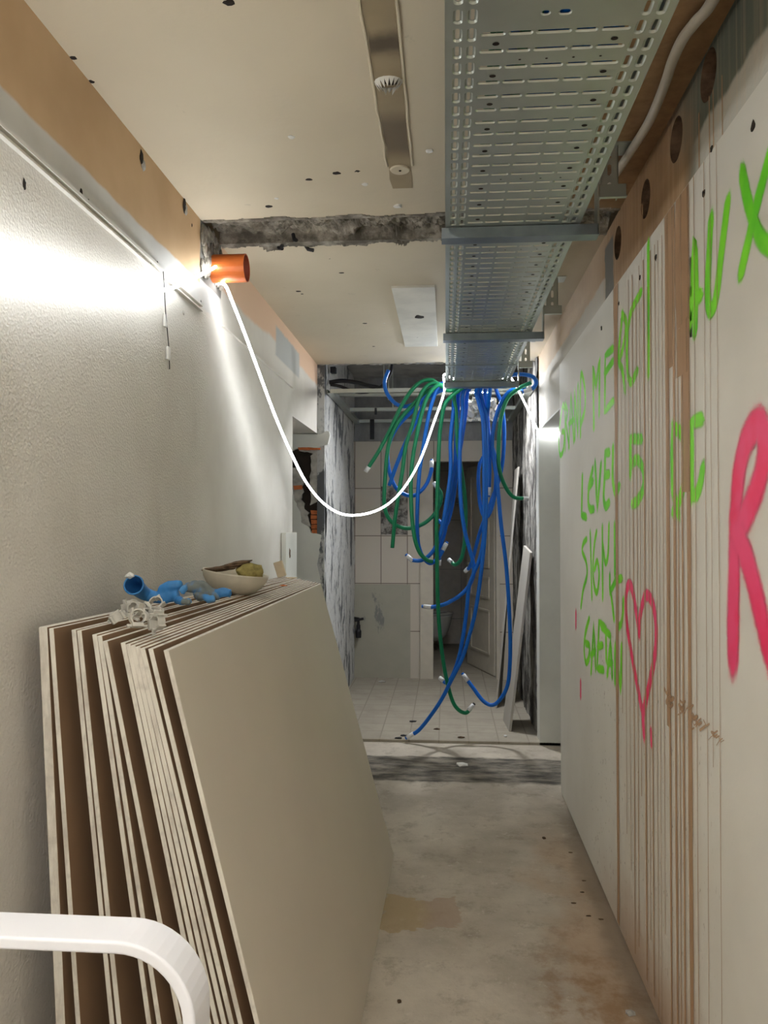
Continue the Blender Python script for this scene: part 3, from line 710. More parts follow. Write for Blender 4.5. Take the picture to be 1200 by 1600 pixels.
poly_plate('hollow_brick', [(205,740),(275,735),(278,770),(208,775)], 5.65, .03, M['brick'], .003)
poly_plate('hollow_brick', [(240,420),(430,425),(425,440),(250,442)], 5.635, .03, M['brick'], .003)
poly_plate('hollow_brick', [(405,1170),(440,1160),(435,1500),(415,1480)], 5.66, .03, M['brick'], .010)
# door jamb plank leaning on the left wall near the opening
jp = empty('jamb_plank', (-.88, 4.55, 1.15)); tag(jp, 'white jamb plank with a rusty hole standing behind the plasterboard stack', 'plank')
a, b = aty(437, 823, 4.5), aty(447, 905, 4.5)
mb = MB().box(XL + .002, XL + .03, 4.40, 4.72, .6, 1.42); mb.build('plank', M['white_wall'], jp, auto=.003)
mb = MB(); lump(mb, (XL + .03, 4.50, 1.30), .016, (.3, 1, 1.8), 3); mb.build('rusty_hole', M['bark'], jp)
# leaning panels on the right
def lean_panel(nb, fb, nt, ft, t, label):
    nb, fb, nt, ft = map(Vector, (nb, fb, nt, ft)); d = Vector((t, 0, 0))
    mb = MB().hexa([nb, nb + d, fb + d, fb, nt, nt + d, ft + d, ft]); o = mb.build('leaning_panel', M['panel'], None, auto=.002)
    return tag(o, label, 'panel', 'panels leaning in the rear room')
lean_panel((.436, 5.63, .018), (.418, 5.95, .018), (.590, 5.66, 1.27), (.577, 6.0, 1.31), .018, 'short grey panel leaning against the dark right wall, nearest the step')
lean_panel((.385, 6.34, .018), (.455, 6.80, .018), (.575, 6.42, 1.93), (.580, 6.80, 1.93), .014, 'tall beige panel leaning on the right wall, behind the short grey one')
# valve
vv = empty('water_valve', (-.84, 7.44, .6)); tag(vv, 'black water valve on the bare lower wall in the rear left corner', 'valve')
c = aty(560, 983, 7.44)
MB().tube([c + Vector((-.06, .04, .10)), c + Vector((0, 0, .10)), c + Vector((0, 0, .02))], .014, 10).build('pipe', M['black'], vv)
MB().tube([c + Vector((-.035, -.01, .08)), c + Vector((.05, -.01, .10))], .012, 8).build('handle', M['black'], vv)
MB().lathe([(0, -.08), (.026, -.08), (.028, -.02), (.018, 0), (.018, .04)], 14, Matrix.Translation(c)).build('body', M['black'], vv)
# ================================================================== CABLE TRAY
tray = empty('cable_tray', (.195, 2, TZ)); tag(tray, 'perforated galvanised cable tray running under the ceiling', 'cable tray')
mb = MB(); P = .0523; y = 5.16; row = 0
tf = lambda u, v, h: (u, v, TZ + h)
XW = .39
tr = [(.060, .110), (.110, .159), (.159, .227), (.227, .273), (.273, .330)]
while y > .25:
    y0, y1 = y - P, y; cy = (y0 + y1) / 2; row += 1
    special = row % 20 == 13
    mb.add([tf(0, y0, 0), tf(.009, y0, 0), tf(.009, y1, 0), tf(0, y1, 0)], [(0, 1, 2, 3)])
    for (a, b) in ((.009, .034), (.034, .060), (.330, .356), (.356, .381)):
        c_ = (a + b) / 2; mb.cell(tf, a, b, y0, y1, c_, cy, .0036, .0150, 8 * 2, emb=.0035, ew=.0052)
    if special:
        mb.add([tf(.060, y0, 0), tf(.160, y0, 0), tf(.160, y1, 0), tf(.060, y1, 0)], [(0, 1, 2, 3)])
        mb.cell(tf, .160, .185, y0, y1, .172, cy, .006, .004, 16, emb=.002, ew=.003); mb.cell(tf, .185, .226, y0, y1, .205, cy, .009, .005, 16, emb=.002, ew=.003)
        mb.add([tf(.226, y0, 0), tf(.330, y0, 0), tf(.330, y1, 0), tf(.226, y1, 0)], [(0, 1, 2, 3)])
    else:
        for k, (a, b) in enumerate(tr):
            mb.cell(tf, a, b, y0, y1, (a + b) / 2, cy, (b - a) / 2 - .0065, .0022, 16, emb=.0030, ew=.0042)
    mb.add([tf(.381, y0, 0), tf(XW, y0, 0), tf(XW, y1, 0), tf(.381, y1, 0)], [(0, 1, 2, 3)])
    y = y0
yn = y
k = 0; yy = 5.16
while yy > .4:
    if k % 20 not in (12, 13):
        for x in ((.092, .305) if k % 2 else ((.14, .19, .24, .29) if k % 5 == 0 else ())):
            r_ = .0055 if k % 2 else .0022
            mb.add([(x + r_ * 1.2 * math.cos(a * .628), yy + .003 + r_ * math.sin(a * .628), TZ - .0006) for a in range(10)], [list(range(10))], 1)
    yy -= P; k += 1
mb.build('perforated_base', [M['zinc'], M['dark']], tray)
mb = MB().box(0, XW, -2.2, yn, TZ, TZ + .0012); mb.build('base_plate', M['zinc'], tray)
for s_ in (0, 1):
    x = 0 if s_ == 0 else XW
    mb = MB().box(x - .0012 if s_ == 0 else x, x if s_ == 0 else x + .0012, -2.2, 5.16, TZ - .001, TZ + .062).box(x if s_ == 0 else x - .012, x + .012 if s_ == 0 else x, -2.2, 5.16, TZ + .061, TZ + .0625)
    mb.build('side_rail', M['zinc'], tray)
for yj in (4.38,):
    MB().box(-.003, XW + .003, yj, yj + .02, TZ - .003, TZ - .0012).build('joint_strip', M['zinc'], tray)
# bracket arms and hangers
for i, (ya, lab) in enumerate(((2.34, 'nearest'), (3.64, 'middle'), (4.88, 'farthest'))):
    br = empty('tray_bracket', (.44, ya, TZ)); tag(br, 'steel bracket arm carrying the cable tray, %s of the three' % lab, 'bracket', 'tray brackets')
    mb = MB().box(-.012, .445, ya, ya + .0025, TZ - .034, TZ - .002).box(-.012, .445, ya, ya + .045, TZ - .036, TZ - .0335).box(-.012, .445, ya + .043, ya + .045, TZ - .034, TZ - .002).box(-.012, .445, ya - .006, ya, TZ - .036, TZ - .032)
    mb.build('arm', M['zinc_dark'], br)
    mb = MB().box(.441, .447, ya, ya + .05, TZ - .034, TZ + .135); mb.build('end_plate', M['zinc'], br, auto=.001)
    mb = MB().box(.445, .53, ya + .03, ya + .034, TZ + .085, TZ + .125).box(.445, .53, ya + .02, ya + .034, TZ + .083, TZ + .087); mb.build('link_plate', M['zinc'], br)
    hg = empty('ceiling_hanger', (.495, ya + .12, CE)); tag(hg, 'slotted steel channel hanging from the ceiling at the %s tray bracket' % lab, 'hanger', 'slotted ceiling hangers')
    mb = MB(); ff = lambda u, v, h: (u, ya + .10 + h, v); zz = TZ + .115
    k = 0
    while zz < CE - .001:
        z2 = min(zz + .055, CE)
        mb.cell(ff, .470, .522, zz, z2, .496, (zz + z2) / 2, .006, min(.017, (z2 - zz) / 2 - .004), 16)
        zz = z2
    mb.box(.4695, .4715, ya + .10, ya + .13, TZ + .115, CE).box(.520, .5225, ya + .10, ya + .13, TZ + .115, CE)
    mb.build('slotted_channel', M['zinc'], hg)
    MB().box(.45, .56, ya + .08, ya + .17, CE - .003, CE).build('ceiling_plate', M['zinc'], hg)
# white conduit by the ceiling
pts = [atz(px, py, CE - .02) for px, py in ((1190, -150), (1114, 0), (1087, 34), (1066, 62), (1050, 97), (1041, 125), (1028, 159), (1012, 194), (987, 234), (964, 269))]
pts += [atz(952, 284, CE - .02)]
cd = empty('white_conduit', pts[3]); tag(cd, 'white plastic conduit snaking along the ceiling beside the stained right wall', 'conduit')
MB().tube(crom(pts, 6), .013, 12).build('tube', M['conduit'], cd, smooth=True)
p = atx(975, 300, XU - .01); 
sm_ = MB(); sm_.tube([p + Vector((-.05, 0, 0)), p + Vector((.005, 0, -.004))], .006, 8); o = sm_.build('pipe_stub', M['conduit']); tag(o, 'short white plug stub in the right wall beside the nearest hanger', 'stub')
# unseen fill lamp added on the ceiling over the viewer to brighten the corridor
ml = bpy.data.materials.new('added_fill_glow'); ml.use_nodes = True; b_ = ml.node_tree.nodes['Principled BSDF']; b_.inputs['Emission Color'].default_value = (1, .985, .955, 1); b_.inputs['Emission Strength'].default_value = 25
bt = empty('added_fill_lamp', (-.25, -.4, CE)); tag(bt, 'unseen fill lamp added on the near corridor ceiling above the white tube frame', 'lamp')
MB().box(-.30, -.20, -.95, .15, CE - .03, CE).build('lamp_body', M['white_plastic'], bt, auto=.003)
MB().box(-.31, -.19, -.93, .13, CE - .075, CE - .031).build('lamp_diffuser', ml, bt)
# ================================================================== LED ROPE
rp = [(.55, -.55, 2.20), (.58, -1.1, 2.05), (.585, -1.7, 2.15), (.58, -2.4, 2.0), (.5, -3.0, 2.1), (0, -3.12, 2.0), (-.60, -3.05, 2.2), (-.85, -2.6, 2.05), (-.89, -1.9, 2.2), (-.895, -1.2, 2.0), (-.895, -.5, 2.15), (-.88, .3, 2.05), (-.87, .9, 2.06)]  # unseen run behind the viewer, lengthened along the right wall for added light
rp += [atx(px, py, XL + .055) for px, py in ((0, 397), (60, 417), (130, 435), (200, 448), (256, 453), (300, 436))]
rp += [aty(335, 418, 3.00), aty(343, 412, 3.13) + Vector((-.02, .02, 0))]
rp += [aty(340, 440, 3.15), aty(352, 446, 3.06), aty(364, 474, 3.12), aty(382, 520, 3.2), aty(404, 580, 3.35), aty(430, 650, 3.55), aty(455, 708, 3.75), aty(480, 756, 3.95), aty(510, 790, 4.15), aty(545, 805, 4.35), aty(590, 797, 4.5), aty(625, 770, 4.65), aty(655, 722, 4.78), aty(678, 660, 4.9), aty(694, 612, 5.0)]
rp += [Vector((-.012, 5.05, TZ + .075)), Vector((.05, 5.06, TZ + .05)), Vector((.20, 5.08, TZ + .045)), Vector((.34, 5.10, TZ + .05)), Vector((.40, 5.12, TZ + .075)), aty(806, 603, 5.15), aty(822, 634, 5.2), aty(836, 664, 5.27), aty(843, 674, 5.325), aty(854, 676, 5.342), aty(872, 677, 5.345), Vector((1.1, 5.345, 2.07)), Vector((1.7, 5.3, 2.05))]
rope = MB().tube(crom(rp, 8), .0058, 10).build('led_rope_light', M['led'], None, smooth=True)
tag(rope, 'glowing white LED rope light strung along the corridor', 'rope light')
# wire with tags
wk = empty('hanging_wire', atx(258, 455, XL + .01)); tag(wk, 'thin wire with small white tags hanging from the glowing rope on the left wall', 'wire')
MB().tube([atx(255, 424, XL + .02), atx(257, 455, XL + .024), atx(259, 492, XL + .012), atx(261, 512, XL + .01), atx(264, 545, XL + .01), atx(265, 577, XL + .006)], .0016, 6).build('wire', M['black'], wk)
for (a, b, w_) in (((259, 490), (260, 512), .010), ((264, 542), (263, 562), .012)):
    p, q = atx(*a, XL + .010), atx(*b, XL + .010); MB().box(XL + .004, XL + .012, p.y - w_, p.y + w_, q.z, p.z).build('white_tag', M['white_plastic'], wk, auto=.002)
# orange pipe
pc = aty(340, 420, 3.08)
pp = empty('orange_pipe', (XL, 3.08, pc.z)); tag(pp, 'orange plastic pipe stub sticking out of the left wall under the broken ceiling band', 'pipe')
PM = Matrix.Translation((XL - .02, 3.08, pc.z)) @ Matrix.Rotation(math.pi / 2, 4, 'Y') @ Matrix.Rotation(0, 4, 'Z')
MB().lathe([(.0515, 0), (.0545, 0), (.0545, .158), (.0515, .158)], 36, PM, closed=True).build('pipe_wall', M['orange'], pp, smooth=False)
MB().lathe([(.0512, 0), (.0512, .157)], 36, PM).lathe([(0, .03), (.0512, .03)], 36, PM).build('pipe_inside', M['orange_in'], pp)
# ================================================================== HOSES
z1 = lambda p: (480 + p[0] * .35, 540 + p[1] * .35)
def hose(colr, pts, ys, label, tip=None, lead=None, r=.0132, tr=z1):
    """pts: seen outline points; ys: depth (start, end) the hose hangs at"""
    n = len(pts); P3 = []
    for i, p in enumerate(pts):
        y_ = ys[0] + (ys[1] - ys[0]) * i / (n - 1); P3.append(aty(*tr(p), y_))
    path = list(P3)
    if lead is not None:
        x_, z_ = lead; x_ = .075 + x_ * .72; path = [Vector((x_, .6, TZ + z_)), Vector((x_, 2.5, TZ + z_)), Vector((x_, 4.0, TZ + z_)), Vector((x_, 4.95, TZ + z_ + .005))] + path
    cr = crom(path, 7)
    o = empty('conduit_hose', P3[0]); tag(o, label, 'hose', colr + ' conduit hoses hanging from the tray')
    MB().tube(cr, r, 10).build('hose', M[colr], o, smooth=True)
    if tip:
        d = (cr[-1] - cr[-2]).normalized()
        if tip == 'tape':
            te = MB().tube([cr[-1] - d * .05, cr[-1] + d * .004], r * 1.12, 10).build('taped_end', M['tape'], o, smooth=True)
            MB().tube([cr[-1] - d * .0, cr[-1] + d * .016], r * .8, 10).build('end_plug', M['black' if colr == 'green' else 'blue'], te, smooth=True)
        else:
            MB().tube([cr[-1] - d * .02, cr[-1] + d * .02], r * 1.1, 10).build('taped_end', M['tape'], o, smooth=True)
    return o
H2, H1 = .040, .018
hose('green', [(600,175),(560,155),(515,158),(470,195),(420,270),(370,375),(320,470),(268,552)], (5.12, 5.25), 'green hose at far left of the hanging bunch, ending short and angled outwards', 'tip', (.03, H2))
hose('green', [(625,185),(575,168),(535,180),(500,235),(470,350),(440,450),(425,560),(405,680),(390,790),(380,903)], (5.10, 5.22), 'green hose hanging nearly straight left of the glowing rope, cut off bare', None, (.055, H2))
hose('green', [(640,200),(590,175),(545,215),(515,290),(485,420),(465,560),(465,720),(478,850),(500,920),(532,955),(560,965)], (5.08, 5.18), 'green hose whose lower end curls right towards the blue taped ends', None, (.08, H2))
hose('green', [(610,180),(540,200),(470,265),(400,350),(362,450),(348,590),(345,720),(380,790),(445,816),(510,800),(560,762),(592,710),(597,660),(572,622)], (5.14, 5.40), 'green hose looping widest to the left and curling back up', 'tip', (.042, H1))
hose('green', [(640,230),(612,270),(600,330),(590,420),(583,600),(578,800),(580,1000),(585,1180),(597,1330),(620,1480),(655,1600),(705,1640),(740,1605)], (5.10, 5.40), 'longest green hose, its end curled up just above the floor', 'tape', (.10, H1))
hose('green', [(660,210),(665,300),(672,450),(690,570),(706,700),(705,850),(690,945),(662,978),(640,962)], (5.17, 5.45), 'green hose hanging in the doorway with a small upturned white end', 'tip', (.12, H1))
hose('green', [(1000,165),(950,188),(895,235),(866,320),(855,430),(856,540),(880,620),(920,675),(975,683)], (5.12, 5.35), 'green hose at the right curving out towards the dark wall', 'tip', None)
hose('blue', [(362,110),(345,165),(360,220),(400,262),(450,270),(520,240),(600,200),(660,195)], (5.32, 5.22), 'short blue hose arching from the black cable end into the bunch', None, None)
hose('blue', [(615,175),(560,185),(490,270),(405,360),(362,450),(362,540),(390,625),(430,662),(482,668),(530,622),(553,560),(556,518)], (5.20, 5.50), 'blue hose with taped end pointing up in the loop beside the door frame', 'tape', (.065, H1))
hose('blue', [(630,185),(590,170),(545,205),(490,330),(440,430),(400,530),(366,625)], (5.16, 5.34), 'blue hose running down left and ending bare inside the green loop', None, (.095, H2 + .01))
hose('blue', [(650,190),(605,170),(575,205),(545,300),(520,440),(502,560),(492,700),(492,850),(510,930),(548,972),(590,940),(620,885)], (5.10, 5.32), 'blue hose hooking up right to a white taped end in the middle', 'tape', (.11, H2 + .02))
hose('blue', [(665,200),(652,300),(640,420),(640,560),(622,700),(600,820),(570,905),(520,955),(470,958),(448,940)], (5.19, 5.30), 'blue hose whose white end points left above the missing tile', 'tape', (.145, H1))
hose('blue', [(682,200),(672,300),(664,420),(658,560),(636,700),(615,830),(594,900),(588,968)], (5.22, 5.38), 'blue hose ending straight down beside the long green one', 'tip', (.165, H1))
hose('blue', [(700,200),(694,300),(684,400),(681,560),(686,700),(702,820),(722,900),(742,975),(738,1040),(700,1100),(625,1150),(560,1167),(522,1165)], (5.18, 5.34), 'blue hose swinging left to a level white taped end below the others', 'tape', (.185, H1))
hose('blue', [(720,200),(708,300),(650,232),(600,262)][0:2] + [(690,420),(668,560),(650,700),(622,800),(586,782)], (5.24, 5.44), 'blue hose in the middle with an end tucked behind the green hose', None, (.205, H1))
hose('blue', [(755,200),(768,260),(785,340),(790,500),(790,700),(788,850),(770,950),(742,1020),(722,1080),(712,1180),(700,1270),(680,1380),(650,1470),(622,1505),(600,1490)], (5.15, 5.38), 'long blue hose hooking left to a short white end just above the floor', 'tip', (.235, H1))
hose('blue', [(772,200),(785,260),(798,340),(799,600),(796,800),(778,1000),(752,1180),(722,1300),(690,1400),(640,1500),(605,1570),(560,1640),(500,1715),(448,1748)], (5.17, 5.35), 'longest blue hose, its taped end lying on the floor edge by the step', 'tape', (.255, H1))
hose('blue', [(795,200),(803,300),(812,420),(814,560),(810,665)], (5.22, 5.30), 'blue hose ending straight down with white tape in front of the door leaf', 'tape', (.275, H1))
hose('blue', [(800,370),(818,430),(838,500),(842,620),(825,720),(797,768),(774,720),(764,620),(768,540),(785,498)], (5.30, 5.50), 'dark blue hose forming a narrow loop before the upper door panel', None, (.29, H1))
hose('blue', [(845,200),(870,270),(880,400),(866,560),(820,700),(775,820),(745,930),(728,985),(712,1002)], (5.26, 5.55), 'blue hose slanting down left to a small white tip before the door edge', 'tip', (.315, H1))
hose('blue', [(975,195),(930,190),(880,230),(840,330),(826,450),(848,610),(866,800),(890,1000),(905,1250),(905,1420),(890,1530),(840,1600),(790,1590),(735,1520),(698,1470)], (5.16, 5.42), 'blue hose on the right sweeping to the floor and up again to a taped end', 'tape', None)
hose('blue', [(900,130),(960,128),(1008,140),(1022,168),(1005,192),(970,205)], (5.06, 5.12), 'short blue hose arching out of the tray end towards the right wall', 'tape', (.345, H2 + .02))
# black cables at the left of the cavity
z_6 = lambda p: (490 + p[0] / 5.714, 560 + p[1] / 5.714)
cb_ = [([(140,215),(250,200),(380,215),(480,240),(620,270)], 'thick black cable lying along the dark wall top over the rear room'), ([(150,235),(240,250),(350,295),(450,305),(540,285),(610,245),(655,190),(690,130),(700,55)], 'thin black cable looping up to the ceiling edge over the rear room')]
for k, (pts, lab) in enumerate(cb_):
    y_ = 5.80 - .05 * k
    o = MB().tube(crom([aty(*z_6(p), y_) for p in pts], 8), .016 - .005 * k, 8).build('black_cable', M['black'], None, smooth=True); tag(o, lab, 'cable')
o = MB().box(-.85, -.81, 5.78, 5.84, 2.585, 2.63).build('cable_sleeve', M['black'], None, auto=.004); tag(o, 'black cable sleeve at the left corner of the ceiling cavity', 'sleeve')
# small lamp added on the frame, where a glare shows, to brighten the rear
m_ = bpy.data.materials.new('added_rear_glow'); m_.use_nodes = True; b_ = m_.node_tree.nodes['Principled BSDF']; b_.inputs['Emission Color'].default_value = (.95, .97, 1, 1); b_.inputs['Emission Strength'].default_value = 330
wkl = empty('added_rear_lamp', (.24, 5.98, 2.47)); tag(wkl, 'small added lamp at the white glare on the ceiling frame behind the blue hoses', 'lamp')
LM = Matrix.Translation((.24, 5.98, 2.50)) @ Matrix.Rotation(math.radians(-28), 4, 'X')
MB().box(-.085, .085, -.055, .055, -.018, .030, M=LM).build('housing', M['black'], wkl, auto=.004)
MB().box(-.075, .075, -.046, .046, -.022, -.0185, M=LM).build('lamp_glass', m_, wkl)
# crumpled plastic on the grid
mb = MB(); Nn = 16
c = aty(752, 640, 5.78)
for j in range(Nn + 1):
    for i in range(Nn + 1):
        u, v = i / Nn - .5, j / Nn - .5; n_ = mnoise.fractal(Vector((u * 5, v * 5, 2)), .8, 2, 4)
        mb.v.append((c.x + u * .22 + n_ * .03, c.y + n_ * .10, c.z + v * .16 + mnoise.noise(Vector((u * 7, v * 7, 9))) * .04))
for j in range(Nn):
    for i in range(Nn): a = j * (Nn + 1) + i; mb.f.append([a, a + 1, a + Nn + 2, a + Nn + 1]); mb.m.append(0)
o = mb.build('plastic_sheet', M['white_plastic']); tag(o, 'crumpled white plastic caught on the ceiling frame behind the hoses', 'plastic sheet')
# ================================================================== PLASTERBOARDS
tops = [60, 66, 76, 111, 119.5, 143.5, 151.5, 160, 188, 196, 203.5, 211, 218.5, 231, 255]
bots = [87, 94, 118, 171, 182, 229, 245, 278, 312, 324, 336, 348, 360, 374, 400]
ytop = [1.66, 1.66, 1.655, 1.66, 1.655, 1.64, 1.64, 1.63, 1.625, 1.62, 1.62, 1.615, 1.61, 1.61, 1.60]
T = .0112; NBd = len(tops); Lb = 1.95
names = ['plasterboard sheet next to the woodchip wall, innermost of the stack', 'plasterboard sheet tight against the innermost one at the woodchip wall', 'rough-edged plasterboard sheet left of the widest brown gap',
 'plasterboard sheet just right of the first wide brown gap', 'second sheet of the pair between the two left brown gaps', 'plasterboard sheet just right of the second dark gap', 'sheet in the middle of the trio right of the second dark gap', 'sheet set slightly apart, left of the third brown gap',
 'plasterboard sheet just right of the third brown gap, first of the thick pack', 'second sheet of the thick pack of plasterboard', 'third sheet of the thick pack of plasterboard', 'fourth sheet of the thick pack of plasterboard', 'fifth sheet of the thick pack of plasterboard', 'last sheet of the thick pack, left of the front dark gap', 'cream front sheet of the leaning plasterboard stack, its whole face showing']
tx_near = []; topz = []
for i in range(NBd):
    yn_ = ytop[i]; xt = aty(tops[i], 1000, yn_).x; pb = aty(bots[i], 1600, yn_)
    zt = 1.245; k = (zt) / (zt - pb.z); xb = xt + (pb.x - xt) * k
    zt = math.sqrt(1.25 ** 2 - (xb - xt) ** 2) - .005
    xft = -.571 - (NBd - 1 - i) * .0127; xfb = -.243 - (NBd - 1 - i) * .0215
    yf_ = yn_ + Lb - (.02 if i % 3 else 0)
    tx_near.append(xt); topz.append(zt)
    zf = math.sqrt(1.25 ** 2 - (xfb - xft) ** 2) - .005
    c8 = [Vector(v) for v in ((xb, yn_, 0.001), (xb + T, yn_, .001), (xfb + T, yf_, .001), (xfb, yf_, .001), (xt, yn_, zt), (xt + T, yn_, zt), (xft + T, yf_, zf), (xft, yf_, zf))]
    front = i == NBd - 1
    mb = MB().hexa(c8, [1, 1, 1, 0 if front else 2, 1, 2])
    o = mb.build('plasterboard', [M['gyp_face'], M['gyp_edge'], M['gyp_back']], None, auto=.0015)
    tag(o, names[i], 'plasterboard', 'plasterboard sheets leaning on the left wall')
def top_at(x, y):
    t = (y - 1.6) / 1.95
    best = None
    z0 = 1.245 + (1.200 - 1.245) * max(0, min(1, (x + .86) / .30)); return z0 + .003
# pipe clips
def clip_mesh():
    ring = MB(); R, th, wd = .0145, .0028, .009
    n = 22; pr = []
    for k in range(n + 1):
        a = math.radians(-50 + 280 * k / n) - math.radians(0); pr.append((math.cos(a), math.sin(a)))
    for k, (c_, s_) in enumerate(pr):
        for (rr, x) in ((R, -wd), (R + th, -wd), (R + th, wd), (R, wd)): ring.v.append((x, rr * c_, rr * s_ + R + .008))
    for k in range(n):
        for q in range(4): a = k * 4 + q; b = k * 4 + (q + 1) % 4; ring.f.append([a, b, b + 4, a + 4]); ring.m.append(0)
    ring.f += [[0, 1, 2, 3], [n * 4 + 3, n * 4 + 2, n * 4 + 1, n * 4]]; ring.m += [0, 0]
    base = MB().box(-.012, .012, -.012, .012, 0, .009).box(-.004, .004, -.022, .022, .0, .006)
    lips = []
    for s_ in (-1, 1): lips.append(MB().box(-wd, wd, s_ * .0125 - .002, s_ * .0125 + .002, .008 + R * 1.3, .008 + R * 2.3))
    return ring, base, lips
cps = [(206, 966, 0.3, 0.2, 1.2), (182, 963, 1.5, 1.0, .4), (222, 955, .2, 2.1, .1), (214, 980, 0.1, .3, 2.2), (238, 977, 1.2, .1, .9), (248, 962, .4, 1.3, 2.6), (232, 951, .9, .6, 1.7), (196, 951, 1.5, .2, 2.9)]
clab = ['clip in the middle of the pile', 'clip at the far left of the pile', 'clip at the back of the pile', 'clip at the front of the pile, lowest', 'clip at the front right of the pile', 'clip at the far right of the pile', 'clip lying behind the right-hand ones', 'clip at the back left of the pile']
proto = None
for i, (px, py, rx, ry, rz) in enumerate(cps):
    p = None
    for kk in range(60):
        yy = 1.55 + kk * .02; q = aty(px, py, yy)
        if q.z <= top_at(q.x, yy) + .024: p = q; break
    p = p or aty(px, py, 1.8)
    if proto is None:
        proto = empty('pipe_clip'); rg, bs, lp = clip_mesh()
        rg.build('clamp_ring', M['clip'], proto); bs.build('foot', M['clip'], proto, auto=.001); [l_.build('lip', M['clip'], proto, auto=.0008) for l_ in lp]
        c_ = proto
    else:
        c_ = proto.copy(); COL.objects.link(c_)
        for ch in list(proto.children):
            d = ch.copy(); COL.objects.link(d); d.parent = c_
    c_.location = p; c_.rotation_euler = (rx, ry, rz); c_.scale = (1.0,) * 3
    tag(c_, 'pale grey plastic pipe ' + clab[i], 'pipe clip', 'pipe clips on the plasterboard stack')
# gloves
def blob(name, chains, mat, parent, vox=.004):
    mb = MB()
    for pts, rr in chains: mb.tube(crom(pts, 5), [rr[0] + (rr[1] - rr[0]) * k / (len(crom(pts, 5)) - 1) for k in range(len(crom(pts, 5)))], 12)
    o = mb.build(name, mat, parent, smooth=True)
    m = o.modifiers.new('r', 'REMESH'); m.mode = 'VOXEL'; m.voxel_size = vox; m.use_smooth_shade = True
    s_ = o.modifiers.new('s', 'SMOOTH'); s_.iterations = 6; s_.factor = .6
    tx = bpy.data.textures.get('crumple') or bpy.data.textures.new('crumple', 'CLOUDS'); tx.noise_scale = .03
    d = o.modifiers.new('d', 'DISPLACE'); d.texture = tx; d.strength = .012; d.mid_level = .5; d.texture_coords = 'GLOBAL'
    return o
g1 = empty('rubber_glove', aty(240, 935, 2.1)); tag(g1, 'blue rubber glove with its open cuff tilted up, on the plasterboard stack', 'glove', 'rubber gloves on the plasterboard stack')
G = lambda px, py, y=2.1: aty(px, py, y)
ct = [G(209, 914, 2.02), G(215, 919, 2.055), G(227, 928, 2.09), G(245, 934, 2.1)]
cc = crom(ct, 6); rr = [.025 - .010 * k / (len(cc) - 1) for k in range(len(cc))]
mb = MB().tube(cc, rr, 20, cap=False).tube(cc, [r_ * .9 for r_ in rr], 20, cap=False); ob = mb.build('cuff', M['glove'], g1, smooth=True)
d_ = (cc[0] - cc[1]).normalized()
tor = MB(); t1 = d_.orthogonal().normalized(); t2 = d_.cross(t1)
tor.tube([cc[0] + (t1 * math.cos(a * .3142) + t2 * math.sin(a * .3142)) * .0248 for a in range(21)], .0022, 8); tor.build('rolled_rim', M['glove'], g1, smooth=True)
blob('palm', [([G(238, 933), G(258, 934), G(280, 930)], (.017, .016)), ([G(262, 930), G(272, 916), G(284, 912)], (.015, .010)), ([G(270, 934), G(285, 940, 2.05), G(296, 941, 2.03)], (.011, .009)), ([G(250, 925), G(262, 915), G(276, 914)], (.012, .012))], M['glove'], g1)
blob('finger', [([G(282, 926, 2.06), G(287, 920, 2.06), G(292, 918, 2.06)], (.012, .008)), ([G(285, 940, 2.04), G(292, 941, 2.03), G(297, 941, 2.02)], (.010, .007))], M['glove_dirty'], g1)
g2 = empty('rubber_glove', aty(330, 935, 2.3)); tag(g2, 'dirty grey and blue rubber glove crumpled beside the cream bowl', 'glove', 'rubber gloves on the plasterboard stack')
G2 = lambda px, py, y=2.28: aty(px, py, y)
blob('palm', [([G2(288, 918), G2(305, 918), G2(322, 926), G2(345, 930)], (.016, .016)), ([G2(300, 912), G2(318, 914), G2(330, 926)], (.011, .013))], M['glove_dirty'], g2)
blob('finger', [([G2(308, 930), G2(315, 933, 2.22), G2(325, 932, 2.2)], (.013, .010)), ([G2(322, 938, 2.2), G2(335, 935, 2.2)], (.010, .010))], M['glove_dirty'], g2)
blob('cuff', [([G2(335, 928), G2(350, 926), G2(362, 927)], (.015, .014))], M['glove'], g2)
pb_ = aty(203, 899, 2.02)
# bowl with rubbish
bl = empty('cream_bowl', aty(368, 918, 2.75)); bc = aty(368, 898, 2.72)
tag(bl, 'cream oval plastic bowl lying on the far end of the plasterboard stack', 'bowl')
BM = Matrix.Translation(bc) @ Matrix.Rotation(math.radians(8), 4, 'Y') @ Matrix.Rotation(math.radians(15), 4, 'Z') @ Matrix.Diagonal((.115, .105, .075, 1))
prof = [(.02, -.93), (.35, -.91), (.62, -.74), (.83, -.50), (.95, -.2), (1.0, .05), (1.0, .13), (.93, .10), (.90, -.15), (.78, -.45), (.58, -.66), (.3, -.82), (.01, -.84)]
MB().lathe(prof, 32, BM).build('shell', M['bowl'], bl, smooth=True)
mb = MB(); lump(mb, bc + Vector((.055, -.02, .010)), .042, (1.1, .9, .75), 3, .35, 3); o = mb.build('yellow_sponge', M['sponge'], None, smooth=True); tag(o, 'yellow foam sponge lump in the cream bowl', 'sponge')
for k, (dx, dz, a, l, lab) in enumerate(((.0, .035, -.22, .062, 'dark brown splintered wood piece lying on the sponge'), (-.045, .022, -.10, .055, 'thin brown wood splinter under the bigger piece in the bowl'))):
    mb = MB(); lump(mb, bc + Vector((dx, -.03 - .01 * k, dz)), l, (1.1, .4, .16), 5 + k, .35, 3, Mx=Matrix.Rotation(a, 4, 'Y')); o = mb.build('wood_piece', M['bark'], None); tag(o, lab, 'wood piece')
